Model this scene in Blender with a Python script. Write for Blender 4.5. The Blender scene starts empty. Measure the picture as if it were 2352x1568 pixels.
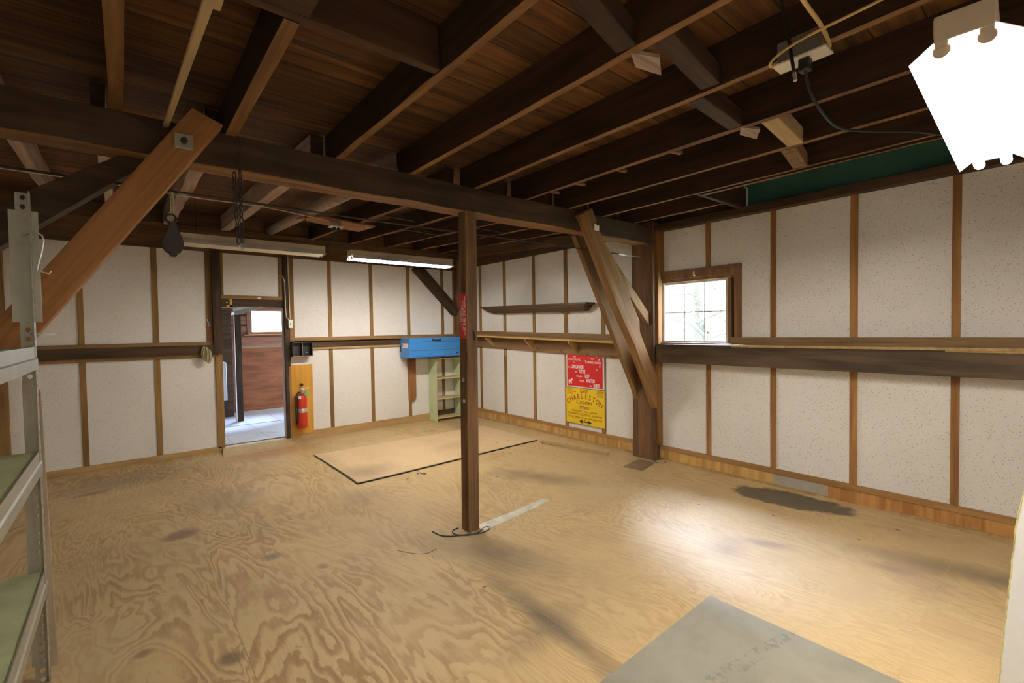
import bpy, bmesh, math, random
from mathutils import Vector, Matrix
random.seed(7)
S = bpy.context.scene
C = S.collection
PI = math.pi

# ------------------------------------------------------------------ camera, world, exposure
CAM_F = 1077.96
cam_d = bpy.data.cameras.new('camera')
cam = bpy.data.objects.new('camera', cam_d); C.objects.link(cam)
cam_d.sensor_width = 36.0
cam_d.lens = CAM_F / 2352 * 36.0
cam_d.clip_start = 0.02
yaw, pitch, roll = 0.6907, -0.0279, -0.0152
fwd = Vector((math.sin(yaw) * math.cos(pitch), math.cos(yaw) * math.cos(pitch), math.sin(pitch)))
r0 = Vector((math.cos(yaw), -math.sin(yaw), 0)); u0 = r0.cross(fwd)
rt = r0 * math.cos(roll) + u0 * math.sin(roll); up = -r0 * math.sin(roll) + u0 * math.cos(roll)
cam.matrix_world = Matrix(((rt.x, up.x, -fwd.x, -4.4797), (rt.y, up.y, -fwd.y, -6.6441), (rt.z, up.z, -fwd.z, 1.4425), (0, 0, 0, 1)))
S.camera = cam
S.view_settings.view_transform = 'Standard'
S.view_settings.look = 'None'
S.view_settings.gamma = 1.0
S.view_settings.use_curve_mapping = False
S.view_settings.exposure = 1.1

SKY_STRENGTH = 9.0
TUBE_STRENGTH = 70.0
TUBE_COLOR = (1.0, 0.95, 0.865)
w = bpy.data.worlds.new('sky'); S.world = w; w.use_nodes = True
wn = w.node_tree
wn.nodes['Background'].inputs[0].default_value = (0.80, 0.89, 1.0, 1)
wn.nodes['Background'].inputs[1].default_value = SKY_STRENGTH
sun_d = bpy.data.lights.new('hazy_sun', 'SUN'); sun_d.energy = 48.0; sun_d.angle = math.radians(34); sun_d.color = (.50, .64, 1.0)
sun = bpy.data.objects.new('hazy_sun', sun_d); C.objects.link(sun)
sun.rotation_euler = Vector((-1.07, -.98, -1.65)).to_track_quat('-Z', 'Y').to_euler()
try:
    S.cycles.use_denoising = True
    S.cycles.max_bounces = 10
    S.cycles.diffuse_bounces = 6
except Exception:
    pass

# ------------------------------------------------------------------ material helpers
class NT:
    def __init__(s, name):
        s.m = bpy.data.materials.new(name); s.m.use_nodes = True
        s.t = s.m.node_tree; s.b = s.t.nodes['Principled BSDF']
    def n(s, typ, **kw):
        nd = s.t.nodes.new(typ)
        for k, v in kw.items(): setattr(nd, k, v)
        return nd
    def l(s, a, b): s.t.links.new(a, b)
    def val(s, sock, v):
        if hasattr(v, 'is_linked') or isinstance(v, bpy.types.NodeSocket): s.l(v, sock)
        else: sock.default_value = v
    def math(s, op, a, b=0.0, c=None, clamp=False):
        nd = s.n('ShaderNodeMath', operation=op, use_clamp=clamp)
        s.val(nd.inputs[0], a); s.val(nd.inputs[1], b)
        if c is not None: s.val(nd.inputs[2], c)
        return nd.outputs[0]
    def vmath(s, op, a, b=None):
        nd = s.n('ShaderNodeVectorMath', operation=op)
        s.val(nd.inputs[0], a)
        if b is not None: s.val(nd.inputs[1], b)
        return nd.outputs['Value'] if op in ('LENGTH', 'DISTANCE') else nd.outputs[0]
    def noise(s, vec, scale=5, detail=3, rough=.5, dist=0.0):
        nd = s.n('ShaderNodeTexNoise'); s.l(vec, nd.inputs['Vector'])
        for k, v in (('Scale', scale), ('Detail', detail), ('Roughness', rough), ('Distortion', dist)): nd.inputs[k].default_value = v
        return nd.outputs['Fac']
    def mapping(s, vec, scale=(1, 1, 1), loc=None):
        nd = s.n('ShaderNodeMapping'); s.l(vec, nd.inputs['Vector']); nd.inputs['Scale'].default_value = scale
        if loc is not None: s.val(nd.inputs['Location'], loc)
        return nd.outputs[0]
    def ramp(s, fac, stops, interp='LINEAR'):
        nd = s.n('ShaderNodeValToRGB'); s.l(fac, nd.inputs[0]); r = nd.color_ramp; r.interpolation = interp
        while len(r.elements) < len(stops): r.elements.new(.5)
        for e, (p, c) in zip(r.elements, stops):
            e.position = p; e.color = (c[0], c[1], c[2], 1) if isinstance(c, tuple) else (c, c, c, 1)
        return nd.outputs[0]
    def mix(s, fac, a, b, mode='MIX'):
        nd = s.n('ShaderNodeMix', data_type='RGBA', blend_type=mode)
        s.val(nd.inputs[0], fac)
        for sock, v in ((nd.inputs[6], a), (nd.inputs[7], b)):
            if isinstance(v, tuple): sock.default_value = (v[0], v[1], v[2], 1)
            else: s.l(v, sock)
        return nd.outputs[2]
    def bump(s, h, strength=.3, dist=.01):
        nd = s.n('ShaderNodeBump'); nd.inputs['Strength'].default_value = strength; nd.inputs['Distance'].default_value = dist
        s.l(h, nd.inputs['Height']); s.l(nd.outputs[0], s.b.inputs['Normal'])
    def col(s, c):
        if isinstance(c, tuple): s.b.inputs['Base Color'].default_value = (c[0], c[1], c[2], 1)
        else: s.l(c, s.b.inputs['Base Color'])
    def set(s, rough=.6, metal=0.0, spec=.5):
        s.b.inputs['Roughness'].default_value = rough; s.b.inputs['Metallic'].default_value = metal
        s.b.inputs['Specular IOR Level'].default_value = spec
        return s.m

def wood(name, light, dark, axis='X', rough=.75, fine=14.0, vary=.35, spec=.3, contrast=(.36, .66), rot=0.0):
    t = NT(name)
    co = t.n('ShaderNodeTexCoord').outputs['Object']
    rnd = t.n('ShaderNodeObjectInfo').outputs['Random']
    off = t.math('MULTIPLY', rnd, 37.0)
    sc = [fine] * 3; sc['XYZ'.index(axis)] = .9
    cmb = t.n('ShaderNodeCombineXYZ')
    for i in range(3): t.l(off, cmb.inputs[i])
    if rot:
        mr = t.n('ShaderNodeMapping'); t.l(co, mr.inputs['Vector']); mr.inputs['Rotation'].default_value = (0, rot, 0); co = mr.outputs[0]
    v = t.mapping(co, tuple(sc), cmb.outputs[0])
    g = t.noise(v, 1.6, 6, .6, .4)
    big = t.noise(t.mapping(co, (1.1, 1.1, 1.1), cmb.outputs[0]), 1.7, 3)
    c = t.ramp(g, [(contrast[0], dark), (contrast[1], light)])
    k = t.math('ADD', t.math('MULTIPLY', big, vary * 1.6), t.math('ADD', t.math('MULTIPLY', rnd, vary), 1 - vary * 1.25))
    c = t.mix(1.0, c, t.ramp(k, [(0, 0.0), (1, 1.0)]) if False else t.n('ShaderNodeCombineColor').outputs[0], 'MULTIPLY') if False else c
    hs = t.n('ShaderNodeHueSaturation'); t.l(c, hs.inputs['Color']); t.l(k, hs.inputs['Value'])
    t.col(hs.outputs[0]); t.bump(g, .25, .004)
    return t.set(rough, 0, spec)

def plain(name, c, rough=.6, metal=0.0, spec=.5, mottle=.12, scale=6.0):
    t = NT(name)
    co = t.n('ShaderNodeTexCoord').outputs['Object']
    nz = t.noise(co, scale, 4, .6)
    lo = tuple(x * (1 - mottle) for x in c); hi = tuple(min(1, x * (1 + mottle)) for x in c)
    t.col(t.ramp(nz, [(.3, lo), (.7, hi)]))
    return t.set(rough, metal, spec)

def emit(name, c, strength):
    t = NT(name); t.col((.8, .8, .8))
    t.b.inputs['Emission Color'].default_value = (*c, 1); t.b.inputs['Emission Strength'].default_value = strength
    return t.set(.4)

M = {}
M['joist'] = wood('old_joist_wood', (.056, .025, .009), (.024, .0105, .004))
M['pale_timber'] = wood('paler_timber', (.225, .110, .034), (.120, .054, .017), vary=.25)  # paler timber, set on joist and beam undersides and the wood stubs
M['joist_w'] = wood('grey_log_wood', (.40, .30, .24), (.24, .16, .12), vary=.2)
M['beam'] = wood('old_beam_wood', (.068, .037, .017), (.029, .0155, .007), fine=9)
M['brace'] = wood('brace_wood', (.330, .150, .048), (.235, .098, .030), fine=22, vary=.15, rot=math.radians(57))
M['brace_o'] = wood('weathered_brace_wood', (.275, .150, .058), (.165, .082, .030), fine=14, vary=.2, rot=math.radians(122))
M['patch'] = wood('patch_plywood', (.36, .165, .055), (.26, .11, .035), fine=10, vary=.15)
M['batten'] = wood('faded_batten_wood', (.40, .32, .23), (.30, .235, .165), 'Z', vary=.15)
M['lightw'] = wood('pale_lumber', (.50, .36, .18), (.36, .25, .12), vary=.2)
M['yellow'] = wood('yellow_pine', (.68, .37, .055), (.54, .26, .036), 'Z', vary=.15)
M['shelfw'] = wood('shelf_pine', (.46, .29, .12), (.32, .19, .075), vary=.2)
M['darkshelf'] = wood('stained_shelf_wood', (.13, .078, .038), (.075, .044, .022), 'Y', vary=.2, rough=.5)
M['plate'] = wood('dark_plate_wood', (.110, .058, .026), (.05, .027, .013), 'Y', fine=10)
M['platex'] = wood('dark_plate_wood_back', (.150, .082, .036), (.07, .037, .017), 'X', fine=10)
M['studz'] = wood('stud_wood', (.310, .180, .060), (.185, .102, .034), 'Z', vary=.25)
M['studz_r'] = wood('stud_wood_red', (.350, .175, .052), (.215, .096, .028), 'Z', vary=.25)
M['studx'] = wood('rail_wood_x', (.30, .175, .070), (.18, .10, .039), 'X', vary=.25)
M['study'] = wood('rail_wood_y', (.25, .150, .065), (.15, .085, .036), 'Y', vary=.25)
M['capw'] = wood('cap_wood', (.38, .205, .075), (.26, .135, .046), 'Y', vary=.25)
M['tan'] = wood('base_tan_wood', (.46, .30, .13), (.33, .205, .085), 'X', vary=.2)
M['orange'] = wood('base_orange_plywood', (.44, .225, .072), (.29, .130, .038), 'Z', fine=9, vary=.25, contrast=(.42, .58))
M['orange2'] = wood('base_yellow_plywood', (.50, .31, .105), (.36, .20, .062), 'Z', fine=9, vary=.25, contrast=(.42, .58))
M['darkpost'] = wood('dark_post_wood', (.085, .048, .024), (.034, .020, .011), 'Z', fine=10)
M['post'] = wood('post_wood', (.175, .090, .038), (.080, .041, .018), 'Z', fine=10)
M['girtd'] = wood('dark_girt_wood', (.110, .072, .042), (.048, .032, .020), 'Y', fine=10)
M['girtx'] = wood('dark_girt_wood_x', (.100, .056, .027), (.044, .025, .013), 'X', fine=10)
M['bracket'] = wood('reddish_bracket_wood', (.24, .105, .036), (.16, .066, .022), 'Z')
M['redply'] = wood('red_brown_plywood', (.300, .112, .048), (.190, .068, .029), 'X', fine=6, vary=.2, contrast=(.4, .6))
M['pinkwood'] = wood('pinkish_old_board', (.34, .17, .11), (.22, .10, .062), 'X', vary=.25)
M['black'] = plain('black_paint', (.018, .018, .020), .45)
M['iron'] = plain('rusty_iron', (.035, .025, .020), .6, .3)
M['steel'] = plain('zinc_steel', (.62, .62, .60), .35, .9)
M['wire'] = plain('galvanised_wire', (.75, .75, .73), .3, .8)
M['greypaint'] = plain('shelf_grey_paint', (.31, .285, .22), .42, .25, mottle=.1)
M['greenboard'] = plain('shelf_green_board', (.44, .45, .25), .55, mottle=.16, scale=9)
M['greenwall'] = plain('green_painted_board', (.055, .155, .105), .5, mottle=.25, scale=3)
M['white'] = plain('white_enamel', (.80, .80, .78), .35)
M['whitebox'] = plain('white_appliance', (.72, .76, .82), .4)
M['ivory'] = plain('ivory_plastic', (.70, .64, .52), .4)
M['housing'] = plain('beige_enamel_housing', (.46, .38, .27), .4)
M['cable_y'] = plain('yellow_cable_sheath', (.55, .38, .13), .5)
M['cable_w'] = plain('ivory_cable_sheath', (.62, .52, .36), .5)
M['cable_b'] = plain('black_cord', (.02, .02, .022), .5)
M['blue'] = plain('blue_enamel', (.045, .235, .62), .32, mottle=.06, scale=4)
M['bluegap'] = plain('dark_blue_seam', (.012, .05, .14), .5)
M['palegreen'] = plain('pale_green_paint', (.52, .61, .36), .5, mottle=.06)
M['edgewood'] = plain('bare_shelf_edge', (.55, .45, .22), .6)
M['red'] = plain('sign_red', (.60, .012, .014), .45, mottle=.03)
M['signwhite'] = plain('sign_white', (.80, .78, .75), .45, mottle=.02)
M['signyellow'] = plain('sign_yellow', (.80, .56, .012), .4, mottle=.02)
M['signbrown'] = plain('sign_brown_print', (.30, .075, .012), .5, mottle=.02)
M['signblack'] = plain('sign_black_print', (.02, .02, .014), .5, mottle=.02)
M['extred'] = plain('extinguisher_red', (.48, .030, .014), .25, mottle=.04)
M['greentag'] = plain('green_tag', (.16, .42, .20), .6)
M['label'] = plain('paper_label', (.72, .68, .62), .6)
M['skyblue'] = plain('blue_paper', (.20, .36, .60), .6)
M['redpaper'] = plain('red_paper', (.50, .04, .03), .6)
M['greysheet'] = None
M['rope'] = plain('olive_rope', (.36, .33, .17), .8)
M['foam'] = plain('white_board_face', (.86, .85, .83), .6, mottle=.06)
M['frameg'] = plain('window_grey_paint', (.60, .55, .49), .5)
M['sashb'] = wood('window_brown_wood', (.24, .13, .062), (.14, .072, .034), 'Z')
M['concrete'] = plain('white_worn_floor', (.60, .62, .66), .5, mottle=.14, scale=3)
M['bark'] = plain('tree_bark', (.09, .08, .07), .9)
M['leaf'] = plain('tree_leaf', (.060, .085, .055), .7, mottle=.35, scale=12)
M['ground'] = plain('outdoor_grass', (.20, .24, .12), .9, mottle=.3, scale=2)
M['tube'] = emit('lit_fluorescent_tube', TUBE_COLOR, TUBE_STRENGTH)
M['tube_old'] = emit('lit_older_tube', TUBE_COLOR, TUBE_STRENGTH * .5)
M['tube_off'] = plain('unlit_tube', (.82, .76, .62), .35)
M['reflector'] = plain('white_reflector', (.82, .81, .78), .4)
M['ref_side'] = plain('dusty_reflector', (.40, .36, .31), .5)
M['plaster'] = plain('grey_patch', (.36, .32, .26), .8)

# speckled insulation board
t = NT('speckled_wall_board')
co = t.n('ShaderNodeTexCoord').outputs['Object']
vo = t.n('ShaderNodeTexVoronoi'); t.l(co, vo.inputs['Vector']); vo.inputs['Scale'].default_value = 88
sep = t.n('ShaderNodeSeparateColor'); t.l(vo.outputs['Color'], sep.inputs[0])
rad = t.math('MULTIPLY', t.math('POWER', sep.outputs[0], 1.5), .33)
sp = t.math('LESS_THAN', vo.outputs['Distance'], rad)
vo2 = t.n('ShaderNodeTexVoronoi'); t.l(co, vo2.inputs['Vector']); vo2.inputs['Scale'].default_value = 170
sep2 = t.n('ShaderNodeSeparateColor'); t.l(vo2.outputs['Color'], sep2.inputs[0])
sp2 = t.math('LESS_THAN', vo2.outputs['Distance'], t.math('MULTIPLY', t.math('POWER', sep2.outputs[1], 1.6), .34))
big = t.noise(co, 1.3, 4)
base = t.ramp(big, [(.3, (.72, .69, .645)), (.7, (.79, .765, .73))])
c = t.mix(t.math('MULTIPLY', sp, .55), base, (.27, .23, .19))
c = t.mix(t.math('MULTIPLY', sp2, .40), c, (.36, .31, .265))
t.col(c); t.bump(t.noise(co, 45, 3), .12, .004)
M['panel'] = t.set(.8, 0, .25)

# ceiling deck boards running along X
t = NT('ceiling_deck_boards')
co = t.n('ShaderNodeTexCoord').outputs['Object']
sx = t.n('ShaderNodeSeparateXYZ'); t.l(co, sx.inputs[0])
yy = t.math('DIVIDE', sx.outputs[1], .178)
wnz = t.n('ShaderNodeTexWhiteNoise', noise_dimensions='1D'); t.l(t.math('FLOOR', yy), wnz.inputs['W'])
cmb = t.n('ShaderNodeCombineXYZ'); t.l(t.math('MULTIPLY', wnz.outputs['Value'], 50), cmb.inputs[0]); t.l(t.math('MULTIPLY', wnz.outputs['Value'], 21), cmb.inputs[1])
g = t.noise(t.mapping(co, (1.0, 15, 15), cmb.outputs[0]), 1.4, 6, .65, .5)
c = t.ramp(g, [(.30, (.036, .014, .004)), (.5, (.115, .047, .013)), (.72, (.205, .094, .029))])
hs = t.n('ShaderNodeHueSaturation'); t.l(c, hs.inputs['Color']); t.l(t.math('ADD', t.math('MULTIPLY', wnz.outputs['Value'], .75), .6), hs.inputs['Value'])
fr = t.math('FRACT', yy)
seam = t.math('LESS_THAN', fr, .035)
c = t.mix(seam, hs.outputs[0], (.012, .006, .003))
t.col(c); t.bump(t.math('SUBTRACT', g, t.math('MULTIPLY', seam, 1.5)), .3, .006)
M['deck'] = t.set(.75, 0, .3)

# floor plywood: rotary-cut grain, each sheet with its own offset, worn stains and a painted post shadow
def fz(x, y):
    return -0.1 * math.exp(-((x + 2.45) / 1.3) ** 2 - ((y + 3.7) / 1.0) ** 2)

def ply_material(name, stains_and_shadow, base_l, base_d, use_attr=True, seed=0.0):
    t = NT(name)
    pos = t.n('ShaderNodeTexCoord').outputs['Object']
    if use_attr:
        at = t.n('ShaderNodeAttribute', attribute_name='sheet'); a = at.outputs['Vector']
    else:
        cm = t.n('ShaderNodeCombineXYZ'); cm.inputs[0].default_value = seed; cm.inputs[1].default_value = .37; cm.inputs[2].default_value = .5; a = cm.outputs[0]
    s3 = t.n('ShaderNodeSeparateXYZ'); t.l(a, s3.inputs[0])
    off = t.vmath('SCALE', a); off.node.inputs['Scale'].default_value = 23.0
    p = t.vmath('ADD', pos, off)
    field = t.noise(t.mapping(p, (1.5, .45, 1)), 1.2, 4, .5, .7)
    wob = t.noise(t.mapping(p, (26, 9, 1)), 1.0, 4, .65)
    rings = t.math('MULTIPLY_ADD', s3.outputs[2], 30.0, 17.0)
    ph = t.math('FRACT', t.math('ADD', t.math('MULTIPLY', field, rings), t.math('MULTIPLY', wob, 1.0)))
    band = t.ramp(ph, [(0.0, 0.0), (.30, .05), (.62, .85), (.80, 1.0), (.90, .9), (1.0, 0.0)])
    streak = t.noise(t.mapping(p, (60, 3, 1)), 1.0, 4, .6)
    k = t.math('ADD', t.math('MULTIPLY', band, t.math('MULTIPLY_ADD', s3.outputs[0], .75, .28)), t.math('MULTIPLY', t.math('SUBTRACT', streak, .5), 1.1), clamp=True)
    fade = t.ramp(t.noise(t.mapping(pos, (1, 1, 1), (9, 1, 0)), 1.1, 4, .6), [(.38, .30), (.62, 1.0)])
    k = t.math('MULTIPLY', k, fade)
    c = t.mix(k, base_l, base_d)
    # broad wear and dirt
    dirt = t.noise(t.mapping(pos, (1, 1, 1)), .9, 5, .6)
    c = t.mix(t.math('MULTIPLY', t.ramp(dirt, [(.45, 0.0), (.75, 1.0)]), .45), c, (.25, .175, .105))
    wear = t.noise(t.mapping(pos, (1, 1, 1), (5, 3, 0)), .7, 4, .5)
    c = t.mix(t.math('MULTIPLY', t.ramp(wear, [(.5, 0.0), (.8, 1.0)]), .32), c, (.54, .41, .26))
    spots = t.n('ShaderNodeTexVoronoi'); t.l(pos, spots.inputs['Vector']); spots.inputs['Scale'].default_value = 5.5
    sc_ = t.n('ShaderNodeSeparateColor'); t.l(spots.outputs['Color'], sc_.inputs[0])
    sk = t.math('LESS_THAN', spots.outputs['Distance'], t.math('MULTIPLY', t.math('POWER', sc_.outputs[0], 6), .11))
    c = t.mix(t.math('MULTIPLY', sk, .75), c, (.10, .065, .045))
    wob2 = t.n('ShaderNodeTexNoise'); t.l(pos, wob2.inputs['Vector']); wob2.inputs['Scale'].default_value = 7; wob2.inputs['Detail'].default_value = 3
    woff = t.vmath('SCALE', t.vmath('SUBTRACT', wob2.outputs['Color'], (.5, .5, .5))); woff.node.inputs['Scale'].default_value = .9
    for (cx, cy, rx, ry, ang, strength, soft, col) in stains_and_shadow:
        mp = t.n('ShaderNodeMapping', vector_type='TEXTURE'); t.l(pos, mp.inputs['Vector'])
        mp.inputs['Location'].default_value = (cx, cy, 0); mp.inputs['Rotation'].default_value = (0, 0, ang); mp.inputs['Scale'].default_value = (rx, ry, 1)
        flat = t.vmath('MULTIPLY', t.vmath('ADD', mp.outputs[0], woff), (1, 1, 0))
        d = t.vmath('LENGTH', flat)
        mr = t.n('ShaderNodeMapRange'); t.l(d, mr.inputs[0]); mr.inputs[1].default_value = 1.0 + soft; mr.inputs[2].default_value = 1.0 - soft
        mr.inputs[3].default_value = 0.0; mr.inputs[4].default_value = strength
        c = t.mix(mr.outputs[0], c, col)
    t.col(c); t.bump(k, .08, .002)
    t.l(t.ramp(dirt, [(.3, .58), (.8, .76)]), t.b.inputs['Roughness'])
    t.b.inputs['Specular IOR Level'].default_value = .35
    return t.m

DK = (.115, .082, .052)
stains_and_shadow = [
    (-.30, -5.12, .19, .43, .12, .93, .10, (.085, .065, .042)),      # oil by the grey base patch
    (-1.36, -3.22, .10, .36, .5, .55, .8, DK),
    (-2.60, -4.10, .16, .40, .35, .6, .85, (.13, .095, .07)),  # shadow at the foot of the middle post, painted into the floor colour
    (-2.89, -5.00, .05, .42, -.12, .85, .9, (.12, .085, .055)),
    (-2.95, -5.00, .22, .07, .2, .5, .9, (.14, .10, .07)),
    (-4.21, -2.54, .10, .09, .3, .8, .35, (.17, .105, .070)),
    (-3.87, -1.96, .20, .30, .2, .5, .8, (.20, .145, .09)),
    (-3.77, -3.28, .045, .045, 0, .75, .5, (.20, .13, .11)),
    (-4.45, -.66, .42, .24, .2, .55, .8, (.17, .125, .08)),
    (-.74, -6.42, .10, .50, .25, .75, .8, DK),
    (-4.15, -4.24, .05, .05, 0, .8, .4, (.15, .09, .05)),
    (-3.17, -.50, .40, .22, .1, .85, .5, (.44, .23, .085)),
    (-.62, -.9, .16, .8, 0, .45, .9, DK),
    (-4.30, -4.62, .035, .04, 0, .7, .5, (.17, .10, .055)), (-4.45, -3.95, .03, .03, 0, .6, .5, (.17, .10, .055)), (-3.55, -3.60, .03, .035, 0, .6, .5, (.17, .11, .08)),
    (-1.25, -5.35, .05, .13, .3, .5, .7, (.22, .14, .12)), (-1.05, -5.95, .04, .10, .2, .5, .7, (.22, .14, .12)), (-1.5, -5.2, .13, .09, .2, .4, .8, (.24, .165, .11)),
    (-4.75, -.95, .10, .05, .2, .6, .5, (.14, .09, .05)), (-2.9, -2.6, .18, .12, 0, .35, .9, (.24, .165, .10)), (-1.9, -2.9, .2, .1, .3, .3, .9, (.24, .165, .10)),
    (-1.0, -6.05, .22, .10, .3, .35, .8, (.28, .17, .14)),
]
M['floor'] = ply_material('floor_plywood', stains_and_shadow, (.545, .388, .188), (.322, .180, .070))
M['plysheet'] = ply_material('pale_plywood_sheet', [(-2.6, -2.05, .22, .18, .3, .5, .8, (.22, .15, .10)), (-2.75, -1.4, .06, .3, 0, .3, .8, (.25, .17, .11)), (-1.35, -1.75, .25, .12, .2, .3, .8, (.36, .24, .13))],
                             (.640, .460, .265), (.530, .360, .195), False, .15)
t = NT('grey_painted_sheet')
co = t.n('ShaderNodeTexCoord').outputs['Object']
a = t.noise(co, 3.2, 6, .65); b = t.noise(co, 60, 2)
c = t.ramp(a, [(.3, (.215, .195, .150)), (.7, (.300, .275, .218))])
pr = t.noise(co, 30, 3, .6)
trail = t.n('ShaderNodeMapping', vector_type='TEXTURE'); t.l(co, trail.inputs['Vector'])
trail.inputs['Location'].default_value = (-2.50, -5.75, 0); trail.inputs['Rotation'].default_value = (0, 0, -.16); trail.inputs['Scale'].default_value = (.42, .035, 1)
dd = t.vmath('LENGTH', t.vmath('MULTIPLY', trail.outputs[0], (1, 1, 0)))
mk = t.math('MULTIPLY', t.math('LESS_THAN', dd, 1.0), t.ramp(pr, [(.52, 0.0), (.56, 1.0)]))
c = t.mix(t.math('MULTIPLY', mk, .5), c, (.15, .14, .12))
t.col(c); t.bump(b, .15, .002)
M['greysheet'] = t.set(.65, 0, .3)

# glass
t = NT('window_glass')
for nd in list(t.t.nodes):
    if nd.type != 'OUTPUT_MATERIAL': t.t.nodes.remove(nd)
tr = t.n('ShaderNodeBsdfTransparent'); tr.inputs[0].default_value = (.96, .97, .97, 1)
gl = t.n('ShaderNodeBsdfGlossy'); gl.inputs['Roughness'].default_value = .02
mx = t.n('ShaderNodeMixShader'); mx.inputs[0].default_value = .05; t.l(tr.outputs[0], mx.inputs[1]); t.l(gl.outputs[0], mx.inputs[2])
t.l(mx.outputs[0], [n for n in t.t.nodes if n.type == 'OUTPUT_MATERIAL'][0].inputs[0])
M['glass'] = t.m

# ------------------------------------------------------------------ mesh helpers
class MB:
    def __init__(s): s.b = bmesh.new()
    def hexa(s, p):      # 8 corners: bottom 0-3 ccw, top 4-7
        v = [s.b.verts.new(q) for q in p]
        for f in ((3, 2, 1, 0), (4, 5, 6, 7), (0, 1, 5, 4), (1, 2, 6, 5), (2, 3, 7, 6), (3, 0, 4, 7)):
            s.b.faces.new([v[i] for i in f])
        return s
    def box(s, a, b):
        x0, y0, z0 = (min(a[i], b[i]) for i in range(3)); x1, y1, z1 = (max(a[i], b[i]) for i in range(3))
        return s.hexa([(x0, y0, z0), (x1, y0, z0), (x1, y1, z0), (x0, y1, z0), (x0, y0, z1), (x1, y0, z1), (x1, y1, z1), (x0, y1, z1)])
    def prism(s, poly, axis, a, b):    # poly in the two other axes (x,z for Y; y,z for X; x,y for Z)
        def P(q, h):
            return {'X': (h, q[0], q[1]), 'Y': (q[0], h, q[1]), 'Z': (q[0], q[1], h)}[axis]
        va = [s.b.verts.new(P(q, a)) for q in poly]; vb = [s.b.verts.new(P(q, b)) for q in poly]
        n = len(poly)
        s.b.faces.new(va); s.b.faces.new(list(reversed(vb)))
        for i in range(n): s.b.faces.new([va[(i + 1) % n], va[i], vb[i], vb[(i + 1) % n]])
        return s
    def tube(s, pts, r, n=8, closed=False):
        pts = [Vector(p) for p in pts]; rings = []; m = len(pts)
        rr = r if isinstance(r, (list, tuple)) else [r] * m
        prev = None
        for i, p in enumerate(pts):
            if closed: d = pts[(i + 1) % m] - pts[i - 1]
            else: d = pts[min(i + 1, m - 1)] - pts[max(i - 1, 0)]
            d.normalize()
            if prev is None:
                a = d.orthogonal().normalized()
            else:
                a = (prev - d * prev.dot(d)); a = a.normalized() if a.length > 1e-6 else d.orthogonal().normalized()
            prev = a; b = d.cross(a)
            rings.append([s.b.verts.new(p + (a * math.cos(2 * PI * k / n) + b * math.sin(2 * PI * k / n)) * rr[i]) for k in range(n)])
        for i in range(m if closed else m - 1):
            A = rings[i]; B = rings[(i + 1) % m]
            for k in range(n): s.b.faces.new([A[k], A[(k + 1) % n], B[(k + 1) % n], B[k]])
        if not closed:
            s.b.faces.new(list(reversed(rings[0]))); s.b.faces.new(rings[-1])
        return s
    def lathe(s, prof, c, axis='Z', n=20):
        rings = []
        for r, h in prof:
            ring = []
            for k in range(n):
                a = 2 * PI * k / n; x, y = r * math.cos(a), r * math.sin(a)
                q = {'Z': (x, y, h), 'Y': (x, h, y), 'X': (h, x, y)}[axis]
                ring.append(s.b.verts.new((c[0] + q[0], c[1] + q[1], c[2] + q[2])))
            rings.append(ring)
        for A, B in zip(rings, rings[1:]):
            for k in range(n): s.b.faces.new([A[k], A[(k + 1) % n], B[(k + 1) % n], B[k]])
        s.b.faces.new(list(reversed(rings[0]))); s.b.faces.new(rings[-1])
        return s
    def torus(s, c, R, r, axis, n=14, m=6, sx=1.0):
        u = {'X': (Vector((0, 1, 0)), Vector((0, 0, 1))), 'Y': (Vector((1, 0, 0)), Vector((0, 0, 1))), 'Z': (Vector((1, 0, 0)), Vector((0, 1, 0)))}[axis]
        pts = [Vector(c) + u[0] * (R * sx * math.cos(2 * PI * k / n)) + u[1] * (R * math.sin(2 * PI * k / n)) for k in range(n)]
        return s.tube(pts, r, m, True)
    def quad(s, p):
        s.b.faces.new([s.b.verts.new(q) for q in p]); return s
    def build(s, name, mat, parent=None, smooth=False, bevel=0.0, rel=True):
        bmesh.ops.recalc_face_normals(s.b, faces=s.b.faces)
        me = bpy.data.meshes.new(name); s.b.to_mesh(me); s.b.free()
        me.materials.append(M[mat] if isinstance(mat, str) else mat)
        o = bpy.data.objects.new(name, me); C.objects.link(o)
        if smooth:
            for p in me.polygons: p.use_smooth = True
        if bevel:
            md = o.modifiers.new('edge', 'BEVEL'); md.width = bevel; md.segments = 2; md.limit_method = 'ANGLE'
        if parent is not None:
            o.parent = parent
            if rel:
                root = parent
                mat_p = parent_world(parent)
                o.matrix_parent_inverse = mat_p.inverted()
        return o

def parent_world(o):
    m = o.matrix_basis.copy()
    while o.parent is not None:
        m = o.parent.matrix_basis @ o.matrix_parent_inverse @ m if False else (parent_world(o.parent) @ o.matrix_parent_inverse @ o.matrix_basis)
        return m
    return m

def tag(o, label, cat, group=None):
    o['label'] = label; o['category'] = cat
    if group: o['group'] = group
    return o

def thing(name, loc, label, cat, group=None):
    o = bpy.data.objects.new(name, None); C.objects.link(o); o.location = loc; o.empty_display_size = .1
    return tag(o, label, cat, group)

def struct(o):
    o['kind'] = 'structure'; return o

TN = [0]
def trim(mb, mat, bevel=.0015):
    TN[0] += 1
    return struct(mb.build('trim_%d' % TN[0], mat, bevel=bevel))

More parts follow.
